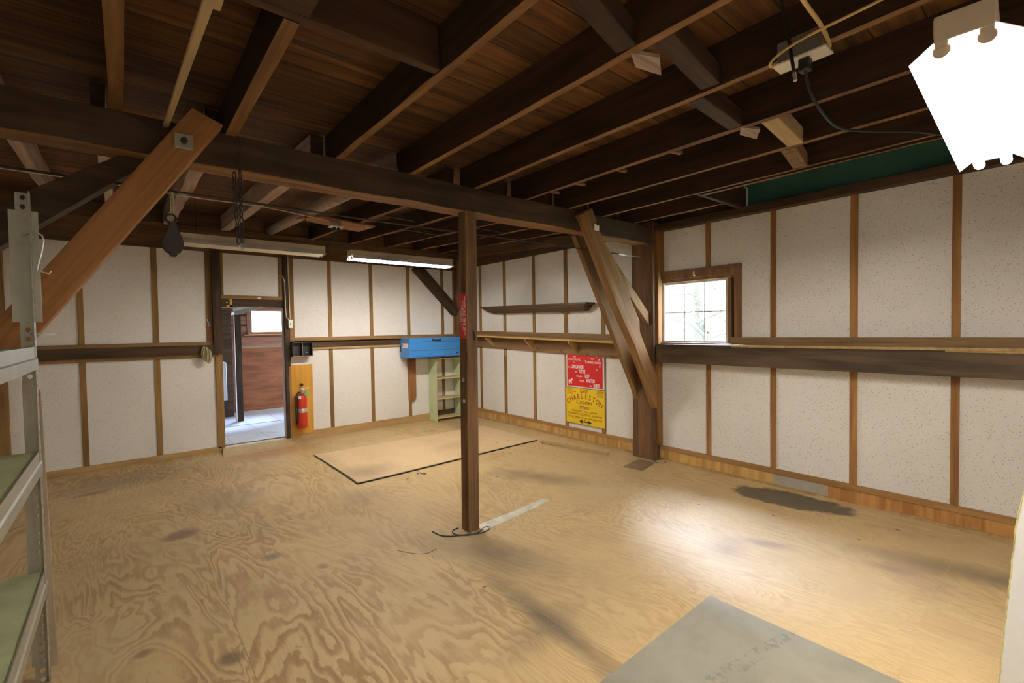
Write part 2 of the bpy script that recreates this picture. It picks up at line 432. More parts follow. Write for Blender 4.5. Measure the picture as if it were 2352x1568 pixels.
def bar(name, p0, p1, w, h, mat, upv=(0, 0, 1), parent=None, bevel=.004, rough=0.0, taper=1.0, nseg=1, edge=None):
    p0 = Vector(p0); p1 = Vector(p1); L = (p1 - p0).length
    x = (p1 - p0).normalized(); z = Vector(upv); z = (z - x * z.dot(x)).normalized(); y = z.cross(x)
    mb = MB(); rnd = random.Random(name + str(p0.x))
    n = nseg if not rough else max(nseg, int(L / .25))
    rings = []
    for i in range(n + 1):
        f = i / n; k = 1 + (taper - 1) * f
        j = lambda: rnd.uniform(-rough, rough)
        rings.append([mb.b.verts.new((L * f, sy * w / 2 * k + j(), sz * h / 2 * k + j())) for sy, sz in ((-1, -1), (1, -1), (1, 1), (-1, 1))])
    for A, B in zip(rings, rings[1:]):
        for k in range(4): mb.b.faces.new([A[k], A[(k + 1) % 4], B[(k + 1) % 4], B[k]])
    mb.b.faces.new(list(reversed(rings[0]))); mb.b.faces.new(rings[-1])
    o = mb.build(name, mat, bevel=bevel)
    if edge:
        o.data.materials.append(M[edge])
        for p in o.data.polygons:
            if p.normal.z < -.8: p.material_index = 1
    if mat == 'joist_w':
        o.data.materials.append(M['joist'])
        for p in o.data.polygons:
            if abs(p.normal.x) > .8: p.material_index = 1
    o.matrix_basis = Matrix(((x.x, y.x, z.x, p0.x), (x.y, y.y, z.y, p0.y), (x.z, y.z, z.z, p0.z), (0, 0, 0, 1)))
    if parent is not None:
        o.parent = parent; o.matrix_parent_inverse = parent_world(parent).inverted()
    return o

def grid_wall(mb, plane, t0, t1, us, zs, holes):
    """wall slab; plane 'X' (thickness in x, u=y) or 'Y' (thickness in y, u=x); holes (u0,u1,z0,z1)"""
    ub = sorted(set(list(us) + [h[i] for h in holes for i in (0, 1)])); zb = sorted(set(list(zs) + [h[i] for h in holes for i in (2, 3)]))
    for u0, u1 in zip(ub, ub[1:]):
        for z0, z1 in zip(zb, zb[1:]):
            um, zm = (u0 + u1) / 2, (z0 + z1) / 2
            if any(h[0] < um < h[1] and h[2] < zm < h[3] for h in holes): continue
            if plane == 'X': mb.box((t0, u0, z0), (t1, u1, z1))
            else: mb.box((u0, t0, z0), (u1, t1, z1))
    bmesh.ops.remove_doubles(mb.b, verts=mb.b.verts, dist=1e-5)
    return mb

def text_mesh(name, items, place, mat, parent, thick=.0008):
    """items: (string, u, v, size, align, bold, xscale, rot); place(u,v)->world frame matrix of the sign with u right, v up in metres"""
    dg = bpy.context.evaluated_depsgraph_get()
    bm = bmesh.new()
    for (txt, u, v, size, align, bold, xs, rot) in items:
        cu = bpy.data.curves.new('txt', 'FONT'); cu.body = txt; cu.size = size; cu.align_x = align; cu.align_y = 'CENTER'
        cu.extrude = thick; cu.offset = 0.0 if (bold < .016 and 'M' in txt) or bold < .006 else bold * size; cu.resolution_u = 3
        ob = bpy.data.objects.new('txt', cu); C.objects.link(ob)
        bpy.context.view_layer.update(); dg = bpy.context.evaluated_depsgraph_get()
        me = bpy.data.meshes.new_from_object(ob.evaluated_get(dg))
        me.transform(place @ Matrix.Translation((u, v, 0)) @ Matrix.Rotation(rot, 4, 'Z') @ Matrix.Diagonal((xs, 1, 1, 1)))
        bm.from_mesh(me); bpy.data.meshes.remove(me); bpy.data.objects.remove(ob); bpy.data.curves.remove(cu)
    mb = MB(); mb.b.free(); mb.b = bm
    return mb.build(name, mat, parent)

def frame(o, x, y):
    x = Vector(x); y = Vector(y); z = x.cross(y); o = Vector(o)
    return Matrix(((x.x, y.x, z.x, o.x), (x.y, y.y, z.y, o.y), (x.z, y.z, z.z, o.z), (0, 0, 0, 1)))

# ------------------------------------------------------------------ the setting
XL, YR = -5.44, -8.6
# floor: real sheets with open seams over a dark sub floor
mb = MB(); lay = mb.b.faces.layers.float_vector.new('sheet')
cols = [(-5.44, -4.0945, [-8.6, -5.82, -3.39, -.95, .0]), (-4.093, -2.8685, [-8.6, -7.45, -5.02, -2.66, -.2, .0]), (-2.867, -1.6585, [-8.6, -6.19, -3.93, -1.5, .0]),
        (-1.657, -.4385, [-8.6, -6.17, -3.86, -1.4, .0]), (-.437, .0, [-8.6, -7.2, -4.77, -4.06, -1.6, .0])]
rs = random.Random(11)
for (x0, x1, ys) in cols:
    for y0, y1 in zip(ys, ys[1:]):
        off = (rs.uniform(.5, 1), rs.random(), rs.random()) if x1 < -1.7 else (rs.uniform(.15, .32), rs.random(), rs.random())
        nx = max(2, int((x1 - x0) / .2)); ny = max(2, int((y1 - y0) / .2))
        g = [[mb.b.verts.new((x0 + (x1 - x0) * i / nx, y0 + .0012 + (y1 - y0 - .0012) * j / ny, 0)) for j in range(ny + 1)] for i in range(nx + 1)]
        for row in g:
            for v in row: v.co.z = fz(v.co.x, v.co.y)
        for i in range(nx):
            for j in range(ny):
                f = mb.b.faces.new([g[i][j], g[i + 1][j], g[i + 1][j + 1], g[i][j + 1]]); f[lay] = off
q = mb.b.faces.new([mb.b.verts.new(p) for p in ((XL - .1, YR - .1, -.14), (.12, YR - .1, -.14), (.12, .1, -.14), (XL - .1, .1, -.14))])
mb2_floor = mb.build('floor', 'floor'); struct(mb2_floor)

# back wall
DX0, DX1, DZ = -3.575, -2.865, 1.755
mb = MB(); grid_wall(mb, 'Y', 0, .10, (XL - .1, .12), (-.14, 2.95), [(DX0, DX1, .045, DZ)])
struct(mb.build('wall_back', 'panel'))
# right wall
WY0, WY1, WZ0, WZ1 = -4.555, -3.755, 1.262, 1.93
mb = MB(); grid_wall(mb, 'X', 0, .12, (YR - .1, 0), (-.14, 2.50), [(WY0, WY1, WZ0, WZ1)])
mb.box((0, -4.64, 2.5), (.12, 0, 2.95))
struct(mb.build('wall_right', 'panel'))
mb = MB(); mb.box((XL - .1, YR, -.14), (XL, 0, 2.95)); struct(mb.build('wall_left', 'panel'))
mb = MB(); mb.box((XL - .1, YR - .1, -.14), (.12, YR, 2.95)); struct(mb.build('wall_rear', 'panel'))

# ceiling deck; the back bay rises towards the back wall, a hatch is left open along the right wall
def rise(y): return max(0.0, (y + 3.6) / 3.6) * .165
mb = MB()
mb.hexa([(XL, -3.6, 2.70), (0, -3.6, 2.70), (0, 0, 2.865), (XL, 0, 2.865), (XL, -3.6, 2.73), (0, -3.6, 2.73), (0, 0, 2.895), (XL, 0, 2.895)])
mb.box((XL, -4.645, 2.70), (0, -3.6, 2.73))
mb.box((XL, YR, 2.70), (-.80, -4.645, 2.73))
struct(mb.build('ceiling', 'deck'))
mb = MB()      # boards lining the shaft above the hatch
mb.box((-.84, YR, 2.73), (-.80, -4.645, 3.7)); mb.box((-.84, -4.645, 2.73), (.16, -4.60, 3.7)); mb.box((-.84, YR, 3.7), (.16, -4.6, 3.74)); mb.box((-.84, YR - .04, 2.73), (.16, YR, 3.7))
struct(mb.build('ceiling_hatch_lining', 'plate'))
mb = MB(); mb.box((.07, YR, 2.45), (.12, -4.645, 3.7)); struct(mb.build('wall_hatch', 'greenwall'))

# ---- trims of the back wall
def ytrim(x0, x1, z0, z1, mat, y=-.012): return trim(MB().box((x0, y, z0), (x1, 0, z1)), mat)
for xc, wd in ((-4.822, .05), (-4.198, .054)):
    ytrim(xc - wd / 2, xc + wd / 2, 1.34, 2.41, 'studz'); ytrim(xc - wd / 2, xc + wd / 2, .06, 1.155, 'studz')
ytrim(-3.715, -3.655, 1.34, 2.42, 'studz')
ytrim(-3.655, -3.565, 1.19, 2.44, 'darkpost', -.07)
ytrim(-3.565, -3.53, 1.86, 2.42, 'studz')
ytrim(-3.64, DX0 + .012, .045, 1.19, 'studz', -.02)
ytrim(XL, -5.36, .0, 2.41, 'studz', -.06)
# over the door
ytrim(-3.575, -2.86, 1.855, 1.90, 'studx', -.03)
ytrim(-3.565, -2.865, DZ, 1.855, 'girtx', -.015)
ytrim(-2.91, -2.855, 1.86, 2.42, 'studz', -.02)
# right door post
ytrim(-2.865, -2.80, .045, 2.42, 'darkpost', -.05)
ytrim(-2.80, -2.735, 1.365, 2.42, 'studz', -.025)
ytrim(-2.828, -2.80, .05, .99, 'studz', -.058)
for xc in (-2.265, -1.668, -1.068, -.46):
    ytrim(xc - .025, xc + .025, 1.36, 2.41, 'studz'); ytrim(xc - .025, xc + .025, .10, 1.195, 'studz')
ytrim(-.26, -.205, 1.36, 2.42, 'studz')
# girts
ytrim(XL, -3.575, 1.195, 1.30, 'girtx', -.06); ytrim(XL, -3.66, 1.30, 1.34, 'studx', -.03); ytrim(XL, -3.60, 1.155, 1.195, 'studx', -.03)
ytrim(-2.80, -.20, 1.315, 1.365, 'studx', -.05); ytrim(-2.74, -.20, 1.295, 1.315, 'darkpost', -.012); ytrim(-2.74, -.20, 1.222, 1.295, 'girtx', -.02); ytrim(-2.74, -.20, 1.197, 1.222, 'tan', -.03)
# plates and base
ytrim(XL, 0, 2.41, 2.66, 'platex', -.03)
trim(MB().box((XL, -.05, 2.655), (0, 0, 2.69)), 'platex')
ytrim(XL, 0, 2.69, 2.90, 'platex', -.02)
trim(MB().box((-.02, -4.64, 2.46), (0, -.02, 2.90)), 'plate')
for x0, x1 in ((XL, DX0 - .06), (DX1 + .065, -.0)):
    TN[0] += 0
struct(MB().box((XL, -.02, -.02), (-3.60, 0, .062)).build('baseboard_back_left', 'tan'))
struct(MB().box((-2.80, -.02, -.02), (-.03, 0, .10)).build('baseboard_back_right', 'tan'))

# ---- trims of the right wall
def tb(x0, ya, a0, a1, yb, b0, b1, mat, x1=0.0):
    m = MB().hexa([(x0, ya, a0), (x1, ya, a0), (x1, yb, b0), (x0, yb, b0), (x0, ya, a1), (x1, ya, a1), (x1, yb, b1), (x0, yb, b1)])
    return trim(m, mat)
for yc, wd, top in ((-.44, .055, 2.62), (-1.068, .06, 2.58), (-1.728, .05, 2.55), (-2.35, .06, 2.51), (-2.965, .055, 2.48)):
    k = (yc + .5) / -2.4
    trim(MB().box((-.012, yc - wd / 2, 1.405 - .052 * k), (0, yc + wd / 2, top)), 'studz')
    trim(MB().box((-.012, yc - wd / 2, .145), (0, yc + wd / 2, 1.15 - .07 * k)), 'studz')
for yc, wd in ((-4.295, .046), (-4.90, .047), (-5.50, .050), (-6.094, .046), (-6.70, .05), (-7.3, .05)):
    if yc > -4.4: trim(MB().box((-.012, yc - wd / 2, 2.0), (0, yc + wd / 2, 2.45)), 'studz_r')
    else: trim(MB().box((-.012, yc - wd / 2, 1.325), (0, yc + wd / 2, 2.47)), 'studz_r')
    trim(MB().box((-.012, yc - wd / 2, .145), (0, yc + wd / 2, 1.06)), 'studz_r')
tb(-.10, 0, 2.635, 2.85, -3.5, 2.452, 2.52, 'plate')
tb(-.10, -3.75, 2.447, 2.515, YR, 2.465, 2.53, 'plate')
trim(MB().box((-.014, -3.80, 1.99), (0, -3.742, 2.45)), 'studz_r')
# far girt with a backing board above the long shelf
tb(-.035, 0, 1.165, 1.33, -3.5, 1.065, 1.245, 'study')
tb(-.022, 0, 1.33, 1.418, -3.5, 1.25, 1.345, 'study')
# near girt: heavy dark beam, ledge, backing board
tb(-.15, -3.80, 1.062, 1.235, YR, 1.075, 1.258, 'girtd')
tb(-.165, -4.60, 1.238, 1.258, YR, 1.262, 1.284, 'tan')
tb(-.150, -3.80, 1.236, 1.252, -4.60, 1.238, 1.256, 'girtd')
tb(-.03, -3.757, 1.252, 1.268, -4.555, 1.252, 1.268, 'sashb', .05)
tb(-.158, -6.06, 1.235, 1.25, YR, 1.24, 1.262, 'tan', -.14)
tb(-.022, -4.52, 1.247, 1.325, YR, 1.27, 1.345, 'study')
# base of the right wall
for (y0, y1, m) in ((-3.45, 0, 'orange2'), (-4.90, -3.75, 'orange2'), (-5.33, -4.90, 'plaster'), (YR, -5.33, 'orange')):
    struct(MB().box((-.02, y0, -.03), (0, y1, .11)).build('baseboard_right', m))
trim(MB().box((-.026, -3.45, .105), (0, 0, .146)), 'capw'); trim(MB().box((-.026, YR, .105), (0, -3.75, .150)), 'capw')
trim(MB().box((-.055, -3.45, -.02), (-.02, 0, .014)), 'tan'); trim(MB().box((-.055, -5.4, -.02), (-.02, -3.75, .012)), 'tan'); trim(MB().box((-.05, YR, -.02), (-.02, -5.75, .016)), 'tan')

# ---- window in the right wall
wroot = struct(bpy.data.objects.new('window_1', None)); C.objects.link(wroot); wroot.location = (0.03, (WY0 + WY1) / 2, WZ0)
def wpart(mb, name, mat, par=None, bevel=.002): return mb.build(name, mat, par or wroot, bevel=bevel)
mb = MB()
mb.box((-.02, -4.62, WZ0), (.02, -4.555, 2.02)); mb.box((-.03, -4.62, 1.985), (.02, -3.745, 2.02))
mb.box((-.02, -4.555, 1.93), (.0, -3.755, 1.985))
wpart(mb, 'casing', 'sashb')
mb = MB()
mb.box((.02, -4.512, WZ0), (.11, -4.474, WZ1)); mb.box((.085, WY0, WZ0), (.11, -4.512, WZ1)); mb.box((.02, WY1 - .012, WZ0), (.11, WY1, WZ1)); mb.box((.0, WY0, WZ1 - .03), (.11, WY1, WZ1)); mb.box((0.0, WY0, WZ0), (.11, WY1, WZ0 + .006))
wpart(mb, 'frame', 'sashb')
gy0, gy1, gz0, gz1 = -4.446, -3.780, 1.285, 1.880
mb = MB()
mb.box((.035, -4.476, WZ0 + .005), (.085, gy0, WZ1 - .03)); mb.box((.035, gy1, WZ0 + .005), (.085, WY1 - .01, WZ1 - .03))
mb.box((.05, gy0, gz1), (.085, gy1, WZ1 - .028)); mb.box((.05, gy0, WZ0 + .005), (.085, gy1, gz0))
sash = wpart(mb, 'sash', 'frameg')
mb = MB()
for k in (1, 2): yk = gy0 + (gy1 - gy0) * k / 3; mb.box((.055, yk - .005, gz0), (.08, yk + .005, gz1))
mb.box((.055, gy0, (gz0 + gz1) / 2 - .006), (.08, gy1, (gz0 + gz1) / 2 + .006))
mb.build('muntins', 'frameg', sash)
MB().box((.066, gy0, gz0), (.069, gy1, gz1)).build('glass', 'glass', sash)
MB().tube([(-.035, -4.16, 1.99), (-.04, -4.16, 1.965), (-.045, -4.165, 1.95), (-.035, -4.17, 1.94)], .006, 6).build('latch_hook', 'white', wroot)

# ---- the room behind the doorway
RZ = .045
mb = MB(); mb.box((-5.2, .06, RZ - .2), (-.6, 3.6, RZ))
mb.b.faces.ensure_lookup_table(); struct(mb.build('floor_next_room', 'concrete'))
for k in range(9):
    struct(MB().box((-4.3 + .42 * k, .1, RZ), (-4.296 + .42 * k, 2.74, RZ + .0012)).build('floor_joint', 'greypaint'))
struct(MB().box((-4.6, 1.38, RZ), (-.62, 1.392, RZ + .003)).build('floor_crack', 'black'))
FW = 2.76
mb = MB(); grid_wall(mb, 'Y', FW, FW + .08, (-5.2, -.6), (0, 2.9), [(-2.74, -1.75, 1.43, 1.84)])
struct(mb.build('wall_next_room_far', 'redply'))
mb = MB(); grid_wall(mb, 'X', -.68, -.6, (.1, FW), (0, 2.9), [(1.0, 2.0, .6, 1.9)])
struct(mb.build('wall_next_room_right', 'redply'))
struct(MB().box((-5.2, .1, 0), (-5.12, FW, 2.9)).build('wall_next_room_left', 'pinkwood'))
struct(MB().box((-5.2, .1, 2.6), (-.6, FW + .08, 2.68)).build('ceiling_next_room', 'deck'))
def ntrim(a, b, mat): return trim(MB().box(a, b), mat)
ntrim((-5.12, FW - .03, 1.19), (-.68, FW, 1.36), 'pinkwood'); ntrim((-5.12, FW - .035, 1.165), (-.68, FW, 1.19), 'lightw'); ntrim((-2.85, FW - .06, 1.385), (-1.7, FW, 1.405), 'tan')
ntrim((-2.80, FW - .03, 1.40), (-2.74, FW, 1.87), 'pinkwood'); ntrim((-2.80, FW - .03, 1.84), (-1.7, FW, 1.90), 'pinkwood')
ntrim((-3.04, FW - .02, 1.40), (-2.80, FW, 2.3), 'pinkwood'); ntrim((-3.10, FW - .05, 1.37), (-3.04, FW, 2.3), 'darkpost')
ntrim((-3.05, FW - .04, 1.73), (-2.80, FW, 1.76), 'girtx'); ntrim((-3.05, FW - .04, 1.55), (-2.80, FW, 1.58), 'girtx')
ntrim((-3.55, 2.3, RZ), (-3.33, 2.36, 2.3), 'pinkwood'); ntrim((-3.75, 2.28, RZ), (-3.46, 2.3, 1.36), 'redply'); ntrim((-3.33, 2.32, RZ), (-3.10, 2.36, 2.3), 'girtx')
w2 = struct(bpy.data.objects.new('window_2', None)); C.objects.link(w2); w2.location = (-2.25, FW + .04, 1.43)
mb = MB(); mb.box((-2.74, FW, 1.43), (-2.715, FW + .08, 1.84)); mb.box((-1.775, FW, 1.43), (-1.75, FW + .08, 1.84)); mb.box((-2.74, FW, 1.43), (-1.75, FW + .08, 1.45)); mb.box((-2.74, FW, 1.82), (-1.75, FW + .08, 1.84))
mb.build('frame', 'pinkwood', w2)
MB().box((-2.715, FW + .05, 1.45), (-1.775, FW + .053, 1.82)).build('glass', 'glass', w2)
struct(MB().hexa([(DX0 - .06, -.38, -.03), (DX1 + .06, -.38, -.03), (DX1 + .0, .12, -.03), (DX0 - .0, .12, -.03), (DX0 - .06, -.38, .001), (DX1 + .06, -.38, .001), (DX1 + .0, .12, RZ + .002), (DX0 - .0, .12, RZ + .002)]).build('door_1_sill', 'floor'))
po = MB().box((-3.135, 1.76, RZ), (-3.055, 1.84, 2.6)).build('timber_post', 'darkpost', bevel=.004)
tag(po, 'dark timber post standing in the room beyond the doorway', 'post')
pv = MB().tube([(-3.155, 1.75, RZ), (-3.155, 1.75, 2.6)], .012, 8).build('metal_conduit', 'steel')
tag(pv, 'pale metal conduit running up beside the post beyond the doorway', 'pipe')
wb = thing('white_wall_cabinet', (-3.45, 2.05, .37), 'white metal box hung on the wall just inside the doorway', 'cabinet')
MB().box((-3.75, 1.95, .37), (-3.242, 2.2, .975)).build('body', 'whitebox', wb, bevel=.01)
MB().box((-3.74, 1.94, .39), (-3.25, 1.95, .955)).build('door', 'whitebox', wb, bevel=.004)
MB().box((-3.75, 1.97, .18), (-3.242, 2.2, .37)).build('base', 'black', wb)
MB().box((-3.75, 2.2, .10), (-3.30, 2.28, 1.1)).build('back_board', 'girtx', wb)
MB().box((-3.70, 1.99, RZ), (-3.66, 2.03, .18)).build('leg', 'black', wb); MB().box((-3.33, 1.99, RZ), (-3.29, 2.03, .18)).build('leg', 'black', wb)
lf = thing('shop_light', (-3.27, 1.0, 1.69), 'unlit metal strip light hanging askew in the room beyond the doorway', 'lamp', 'hanging shop lights')
mb = MB()
for q in (-1, 1): mb.hexa([(0, q * .03, .05), (1.0, q * .03, .05), (1.0, q * .12, 0), (0, q * .12, 0), (0, q * .03, .053), (1.0, q * .03, .053), (1.0, q * .12, .003), (0, q * .12, .003)])
mb.build('reflector', 'reflector').parent = lf
MB().box((0, -.04, .05), (1.0, .04, .085)).build('housing', 'steel').parent = lf
for q in (-1, 1): MB().tube([(.03, q * .04, .015), (.97, q * .04, .015)], .013, 10).build('tube', 'tube_off', smooth=True).parent = lf
for q, xe, ze in ((.1, -.2, 1.015), (.9, .66, .752)): MB().tube([(q, 0, .085), (xe, 0, ze)], .003, 5).build('hanger', 'steel').parent = lf
lf.rotation_euler = (0, math.radians(-17), math.radians(8))

# ---- outdoors
struct(MB().box((-30, -30, -1.2), (40, 40, -1.0)).build('ground', 'ground'))
def tree(loc, h, r, n, label, seed):
    rr = random.Random(seed)
    o = thing('tree', loc, label, 'tree', 'trees outside the window')
    mb = MB(); mb.tube([(loc[0], loc[1], -1.0), (loc[0] + .1, loc[1], loc[2] + h * .4), (loc[0], loc[1] + .1, loc[2] + h)], [.16, .11, .03], 8)
    for k in range(9):
        a = rr.uniform(0, 2 * PI); z = loc[2] + h * rr.uniform(.2, .9); L = r * rr.uniform(.6, 1)
        mb.tube([(loc[0], loc[1], z), (loc[0] + L * .5 * math.cos(a), loc[1] + L * .5 * math.sin(a), z + .25), (loc[0] + L * math.cos(a), loc[1] + L * math.sin(a), z + .3)], [.04, .025, .01], 5)
    mb.build('trunk', 'bark', o)
    mb = MB()
    for k in range(n):
        a = rr.uniform(0, 2 * PI); q = r * math.sqrt(rr.random()); z = loc[2] + h * (.05 + .95 * rr.random())
        p = Vector((loc[0] + q * math.cos(a), loc[1] + q * math.sin(a), z)); d = Vector((rr.uniform(-1, 1), rr.uniform(-1, 1), rr.uniform(-.6, .6))).normalized(); e = d.orthogonal().normalized(); L = rr.uniform(.04, .09)
        mb.quad([p - d * L, p - e * L * .4, p + d * L, p + e * L * .4])
    mb.build('foliage', 'leaf', o)
tree((6.3, -.7, .3), 3.4, 1.5, 900, 'leafy tree outdoors showing pale behind the upper window panes', 1)
tree((2.9, -2.75, -.4), 2.0, .75, 420, 'low bush outdoors showing pale behind the lower window panes', 2)

# ------------------------------------------------------------------ timber frame
BY0, BY1, BZ0, BZ1 = -3.70, -3.53, 2.325, 2.508
o = bar('tie_beam', (XL, (BY0 + BY1) / 2, (BZ0 + BZ1) / 2 + .008), (-.118, (BY0 + BY1) / 2, (BZ0 + BZ1) / 2), BY1 - BY0, BZ1 - BZ0, 'beam', rough=.005, bevel=.006, edge='pale_timber')
tag(o, 'long dark timber beam crossing the room on top of the middle post', 'beam')
mp = thing('support_post', (-2.45, -3.66, -.1), 'brown square timber post standing in the middle of the floor', 'post')
mb = MB(); px, py = -2.46, -3.665
mb.hexa([(px - .05, py - .05, -.105), (px + .05, py - .05, -.105), (px + .05, py + .05, -.105), (px - .05, py + .05, -.105), (px - .03, py - .05, 2.33), (px + .07, py - .05, 2.33), (px + .07, py + .05, 2.33), (px - .03, py + .05, 2.33)])
mb.build('shaft', 'post', mp, bevel=.006)
for (x, y, z, ax) in ((-2.512, -3.63, .90, 'X'), (-2.508, -3.69, .90, 'X'), (-2.508, -3.685, 1.06, 'X')):
    MB().torus((x - .008, y, z), .011, .0028, ax, 12, 5).build('screw_eye', 'wire', mp)
MB().tube([(-2.44, -3.717, 1.43), (-2.44, -3.73, 1.41), (-2.435, -3.735, 1.38), (-2.435, -3.725, 1.36)], .006, 6).build('coat_hook', 'iron', mp)
st = thing('bumper_sticker', (-2.505, -3.66, 1.5), 'red and white strip sticker with sideways lettering on the middle post', 'sticker')
SZ1, SZ0 = 1.712, 1.368
MB().box((-2.504, -3.713, SZ0), (-2.4995, -3.633, SZ1)).build('backing', 'red', st)
# sideways lettering, read from top to bottom
pl = frame((-2.5045, -3.633, SZ1), (0, 0, -1), (0, -1, 0))
H = SZ1 - SZ0
text_mesh('lettering', [('FRYEBURG FAIR 2014', H / 2 - .002, .0655, .0270, 'CENTER', .012, 1.17, 0), ('SEPT. 28 THRU OCT. 5, 2014', H / 2, .046, .0145, 'CENTER', .006, 1.25, 0),
                        ('www.fryeburgfair.org', H / 2, .030, .0145, 'CENTER', .004, 1.3, 0), ('Fryeburg, Maine', H / 2, .015, .0125, 'CENTER', .004, 1.1, 0)], pl, 'signwhite', st)

rp = thing('wall_post', (-.06, -3.60, 0), 'dark timber post against the right wall beside the window', 'post')
MB().box((-.12, -3.742, -.03), (-.002, -3.47, 2.56)).build('shaft', 'post', rp, bevel=.006)
MB().box((-.075, -3.775, .16), (-.002, -3.742, 2.45)).build('side_batten', 'studz_r', rp, bevel=.003)
MB().tube([(-.10, -3.745, .70), (-.105, -3.765, .69), (-.10, -3.77, .67), (-.095, -3.76, .655), (-.10, -3.747, .65)], .007, 6).build('hook', 'steel', rp)
MB().torus((-.10, -3.80, -.005), .06, .005, 'Z', 16, 5).build('cable_loop', 'cable_b', rp)

def plank(name, poly, y0, y1, mat, label, cat='brace', bevel=.004):
    o = MB().prism(poly, 'Y', y0, y1).build(name, mat, bevel=bevel)
    return tag(o, label, cat)
o = thing('diagonal_brace', (-.6, -3.75, 1.6), 'front wavy-edged diagonal brace bolted to beam beside the window', 'brace')
MB().prism([(-1.284, 2.457), (-1.147, 2.531), (-.991, 2.263), (-.845, 2.112), (-.69, 1.89), (-.569, 1.703), (-.434, 1.507), (-.428, 1.387), (-.339, 1.237), (-.20, 1.02), (-.122, .90), (-.122, .56), (-.245, .786), (-.525, 1.266), (-.798, 1.655), (-1.255, 2.429)], 'Y', -3.79, -3.701).build('plank', 'brace_o', o, bevel=.004)
MB().prism([(-1.05, 2.36), (-1.0, 2.33), (-1.0, 2.30), (-1.05, 2.33)], 'Y', -3.80, -3.70).build('bolt_block', 'iron', o)
MB().box((-1.135, -3.81, 2.33), (-1.075, -3.80, 2.385)).build('washer_plate', 'label', o); MB().lathe([(.0, 0), (.015, 0), (.015, -.02), (0, -.02)], (-1.10, -3.81, 2.39), 'Y', 6).build('bolt', 'iron', o)
plank('diagonal_brace', [(-1.094, 2.331), (-.911, 2.336), (-.582, 1.718), (-.118, 1.03), (-.118, .63), (-.14, .72)], -3.53, -3.475, 'brace_o', 'rear diagonal brace from beam down to the post beside the window')
plank('diagonal_brace', [(-1.06, 2.328), (-.92, 2.30), (-.756, 2.151), (-.14, 1.588), (-.135, 1.455), (-.657, 1.922), (-1.10, 2.30)], -3.70, -3.65, 'brace_o', 'short rightmost diagonal brace ending halfway up the post beside the window')
o = thing('diagonal_brace', (-4.7, -3.75, 1.6), 'wide orange-brown plank brace bolted across the beam at left', 'brace')
MB().prism([(-4.183, 2.572), (-4.049, 2.52), (-4.76, 1.455), (-5.30, .66), (-5.40, .72)], 'Y', -3.80, -3.701).build('plank', 'brace', o, bevel=.004)
wp_ = MB().box((-4.262, -3.81, 2.355), (-4.185, -3.80, 2.43)).build('washer_plate', 'greypaint', o, bevel=.004); MB().lathe([(.0, 0), (.016, 0), (.016, -.018), (0, -.018)], (-4.223, -3.81, 2.393), 'Y', 6).build('bolt', 'iron', wp_)
plank('diagonal_brace', [(-4.47, 2.33), (-4.33, 2.33), (-4.52, 2.17), (-4.775, 1.94), (-5.29, 1.48), (-5.29, 1.71), (-4.785, 2.11)], -3.60, -3.50, 'beam', 'dark timber brace behind the wide orange plank brace at left')
o = MB().box((XL, -3.69, 0), (-5.30, -3.47, 2.33)).build('wall_post', 'darkpost', bevel=.005); tag(o, 'dark timber post against the left wall under the beam end', 'post')
o = thing('corner_post', (-.18, -.06, 0), 'dark timber corner post behind the middle post', 'post')
MB().box((-.24, -.13, -.02), (-.09, -.001, 2.56)).build('shaft', 'post', o, bevel=.006)
o = bar('knee_brace', (-.955, -.07, 2.42), (-.245, -.07, 1.72), .14, .12, 'beam', (0, 1, 0)); tag(o, 'dark knee brace across the back wall above the blue toolbox', 'brace')

# joists over the front bay
GJ = 'joists over the front bay'
def joist(x, y0, y1, z0, z1, wd, mat, label, group, h=.19, rough=.003):
    o = bar('ceiling_joist', (x, y0, z0 + h / 2), (x, y1, z1 + h / 2), wd, h, mat, rough=rough, bevel=.002, edge='pale_timber' if mat == 'joist' else None)
    return tag(o, label, 'joist', group)
joist(-4.475, -3.52, YR, 2.51, 2.51, .055, 'joist', 'dark joist straight above the hanging yellow strip, leftmost over the front bay', GJ)
joist(-4.00, -3.52, -4.90, 2.51, 2.51, .055, 'joist', 'short joist between the wide left brace top and the cross header', GJ)
joist(-3.42, -3.52, YR, 2.51, 2.51, .042, 'joist', 'joist that the cross header butts into, left of the middle post', GJ)
joist(-2.92, -3.52, YR, 2.51, 2.51, .040, 'joist', 'joist meeting the beam just left of the middle post', GJ)
joist(-2.385, -3.52, YR, 2.51, 2.51, .042, 'joist', 'joist with the outlet box and yellow cables on it', GJ)
joist(-1.865, -3.52, YR, 2.51, 2.51, .042, 'joist', 'joist between the outlet box joist and the pale bridging block', GJ)
joist(-1.352, -3.52, YR, 2.51, 2.51, .042, 'joist', 'joist between the two pale bridging blocks', GJ)
joist(-.868, -3.52, YR, 2.51, 2.51, .034, 'joist', 'outer trimmer joist of the pair beside the green hatch', GJ)
joist(-.785, -4.66, YR, 2.51, 2.51, .034, 'joist', 'inner trimmer joist along the edge of the green hatch', GJ)
joist(-.376, -3.52, -4.63, 2.51, 2.51, .036, 'joist', 'short joist stopping at the hatch header near the right wall', GJ)
o = bar('hatch_header', (-.85, -4.645, 2.605), (-.0, -4.645, 2.605), .04, .19, 'joist'); tag(o, 'short cross timber closing the end of the green hatch', 'header')
o = bar('cross_header', (-4.44, -4.93, 2.605), (-3.445, -4.93, 2.605), .045, .19, 'joist'); tag(o, 'cross timber between joists carrying the short joist at upper left', 'header')
o = bar('header_board', (-4.44, -5.01, 2.53), (-3.96, -5.01, 2.53), .11, .04, 'joist'); tag(o, 'flat board nailed under the joists beside the cross header', 'board')
joist(-3.965, -5.07, YR, 2.53, 2.53, .06, 'joist', 'joist running from the cross header out over the top of the view', GJ, .17)
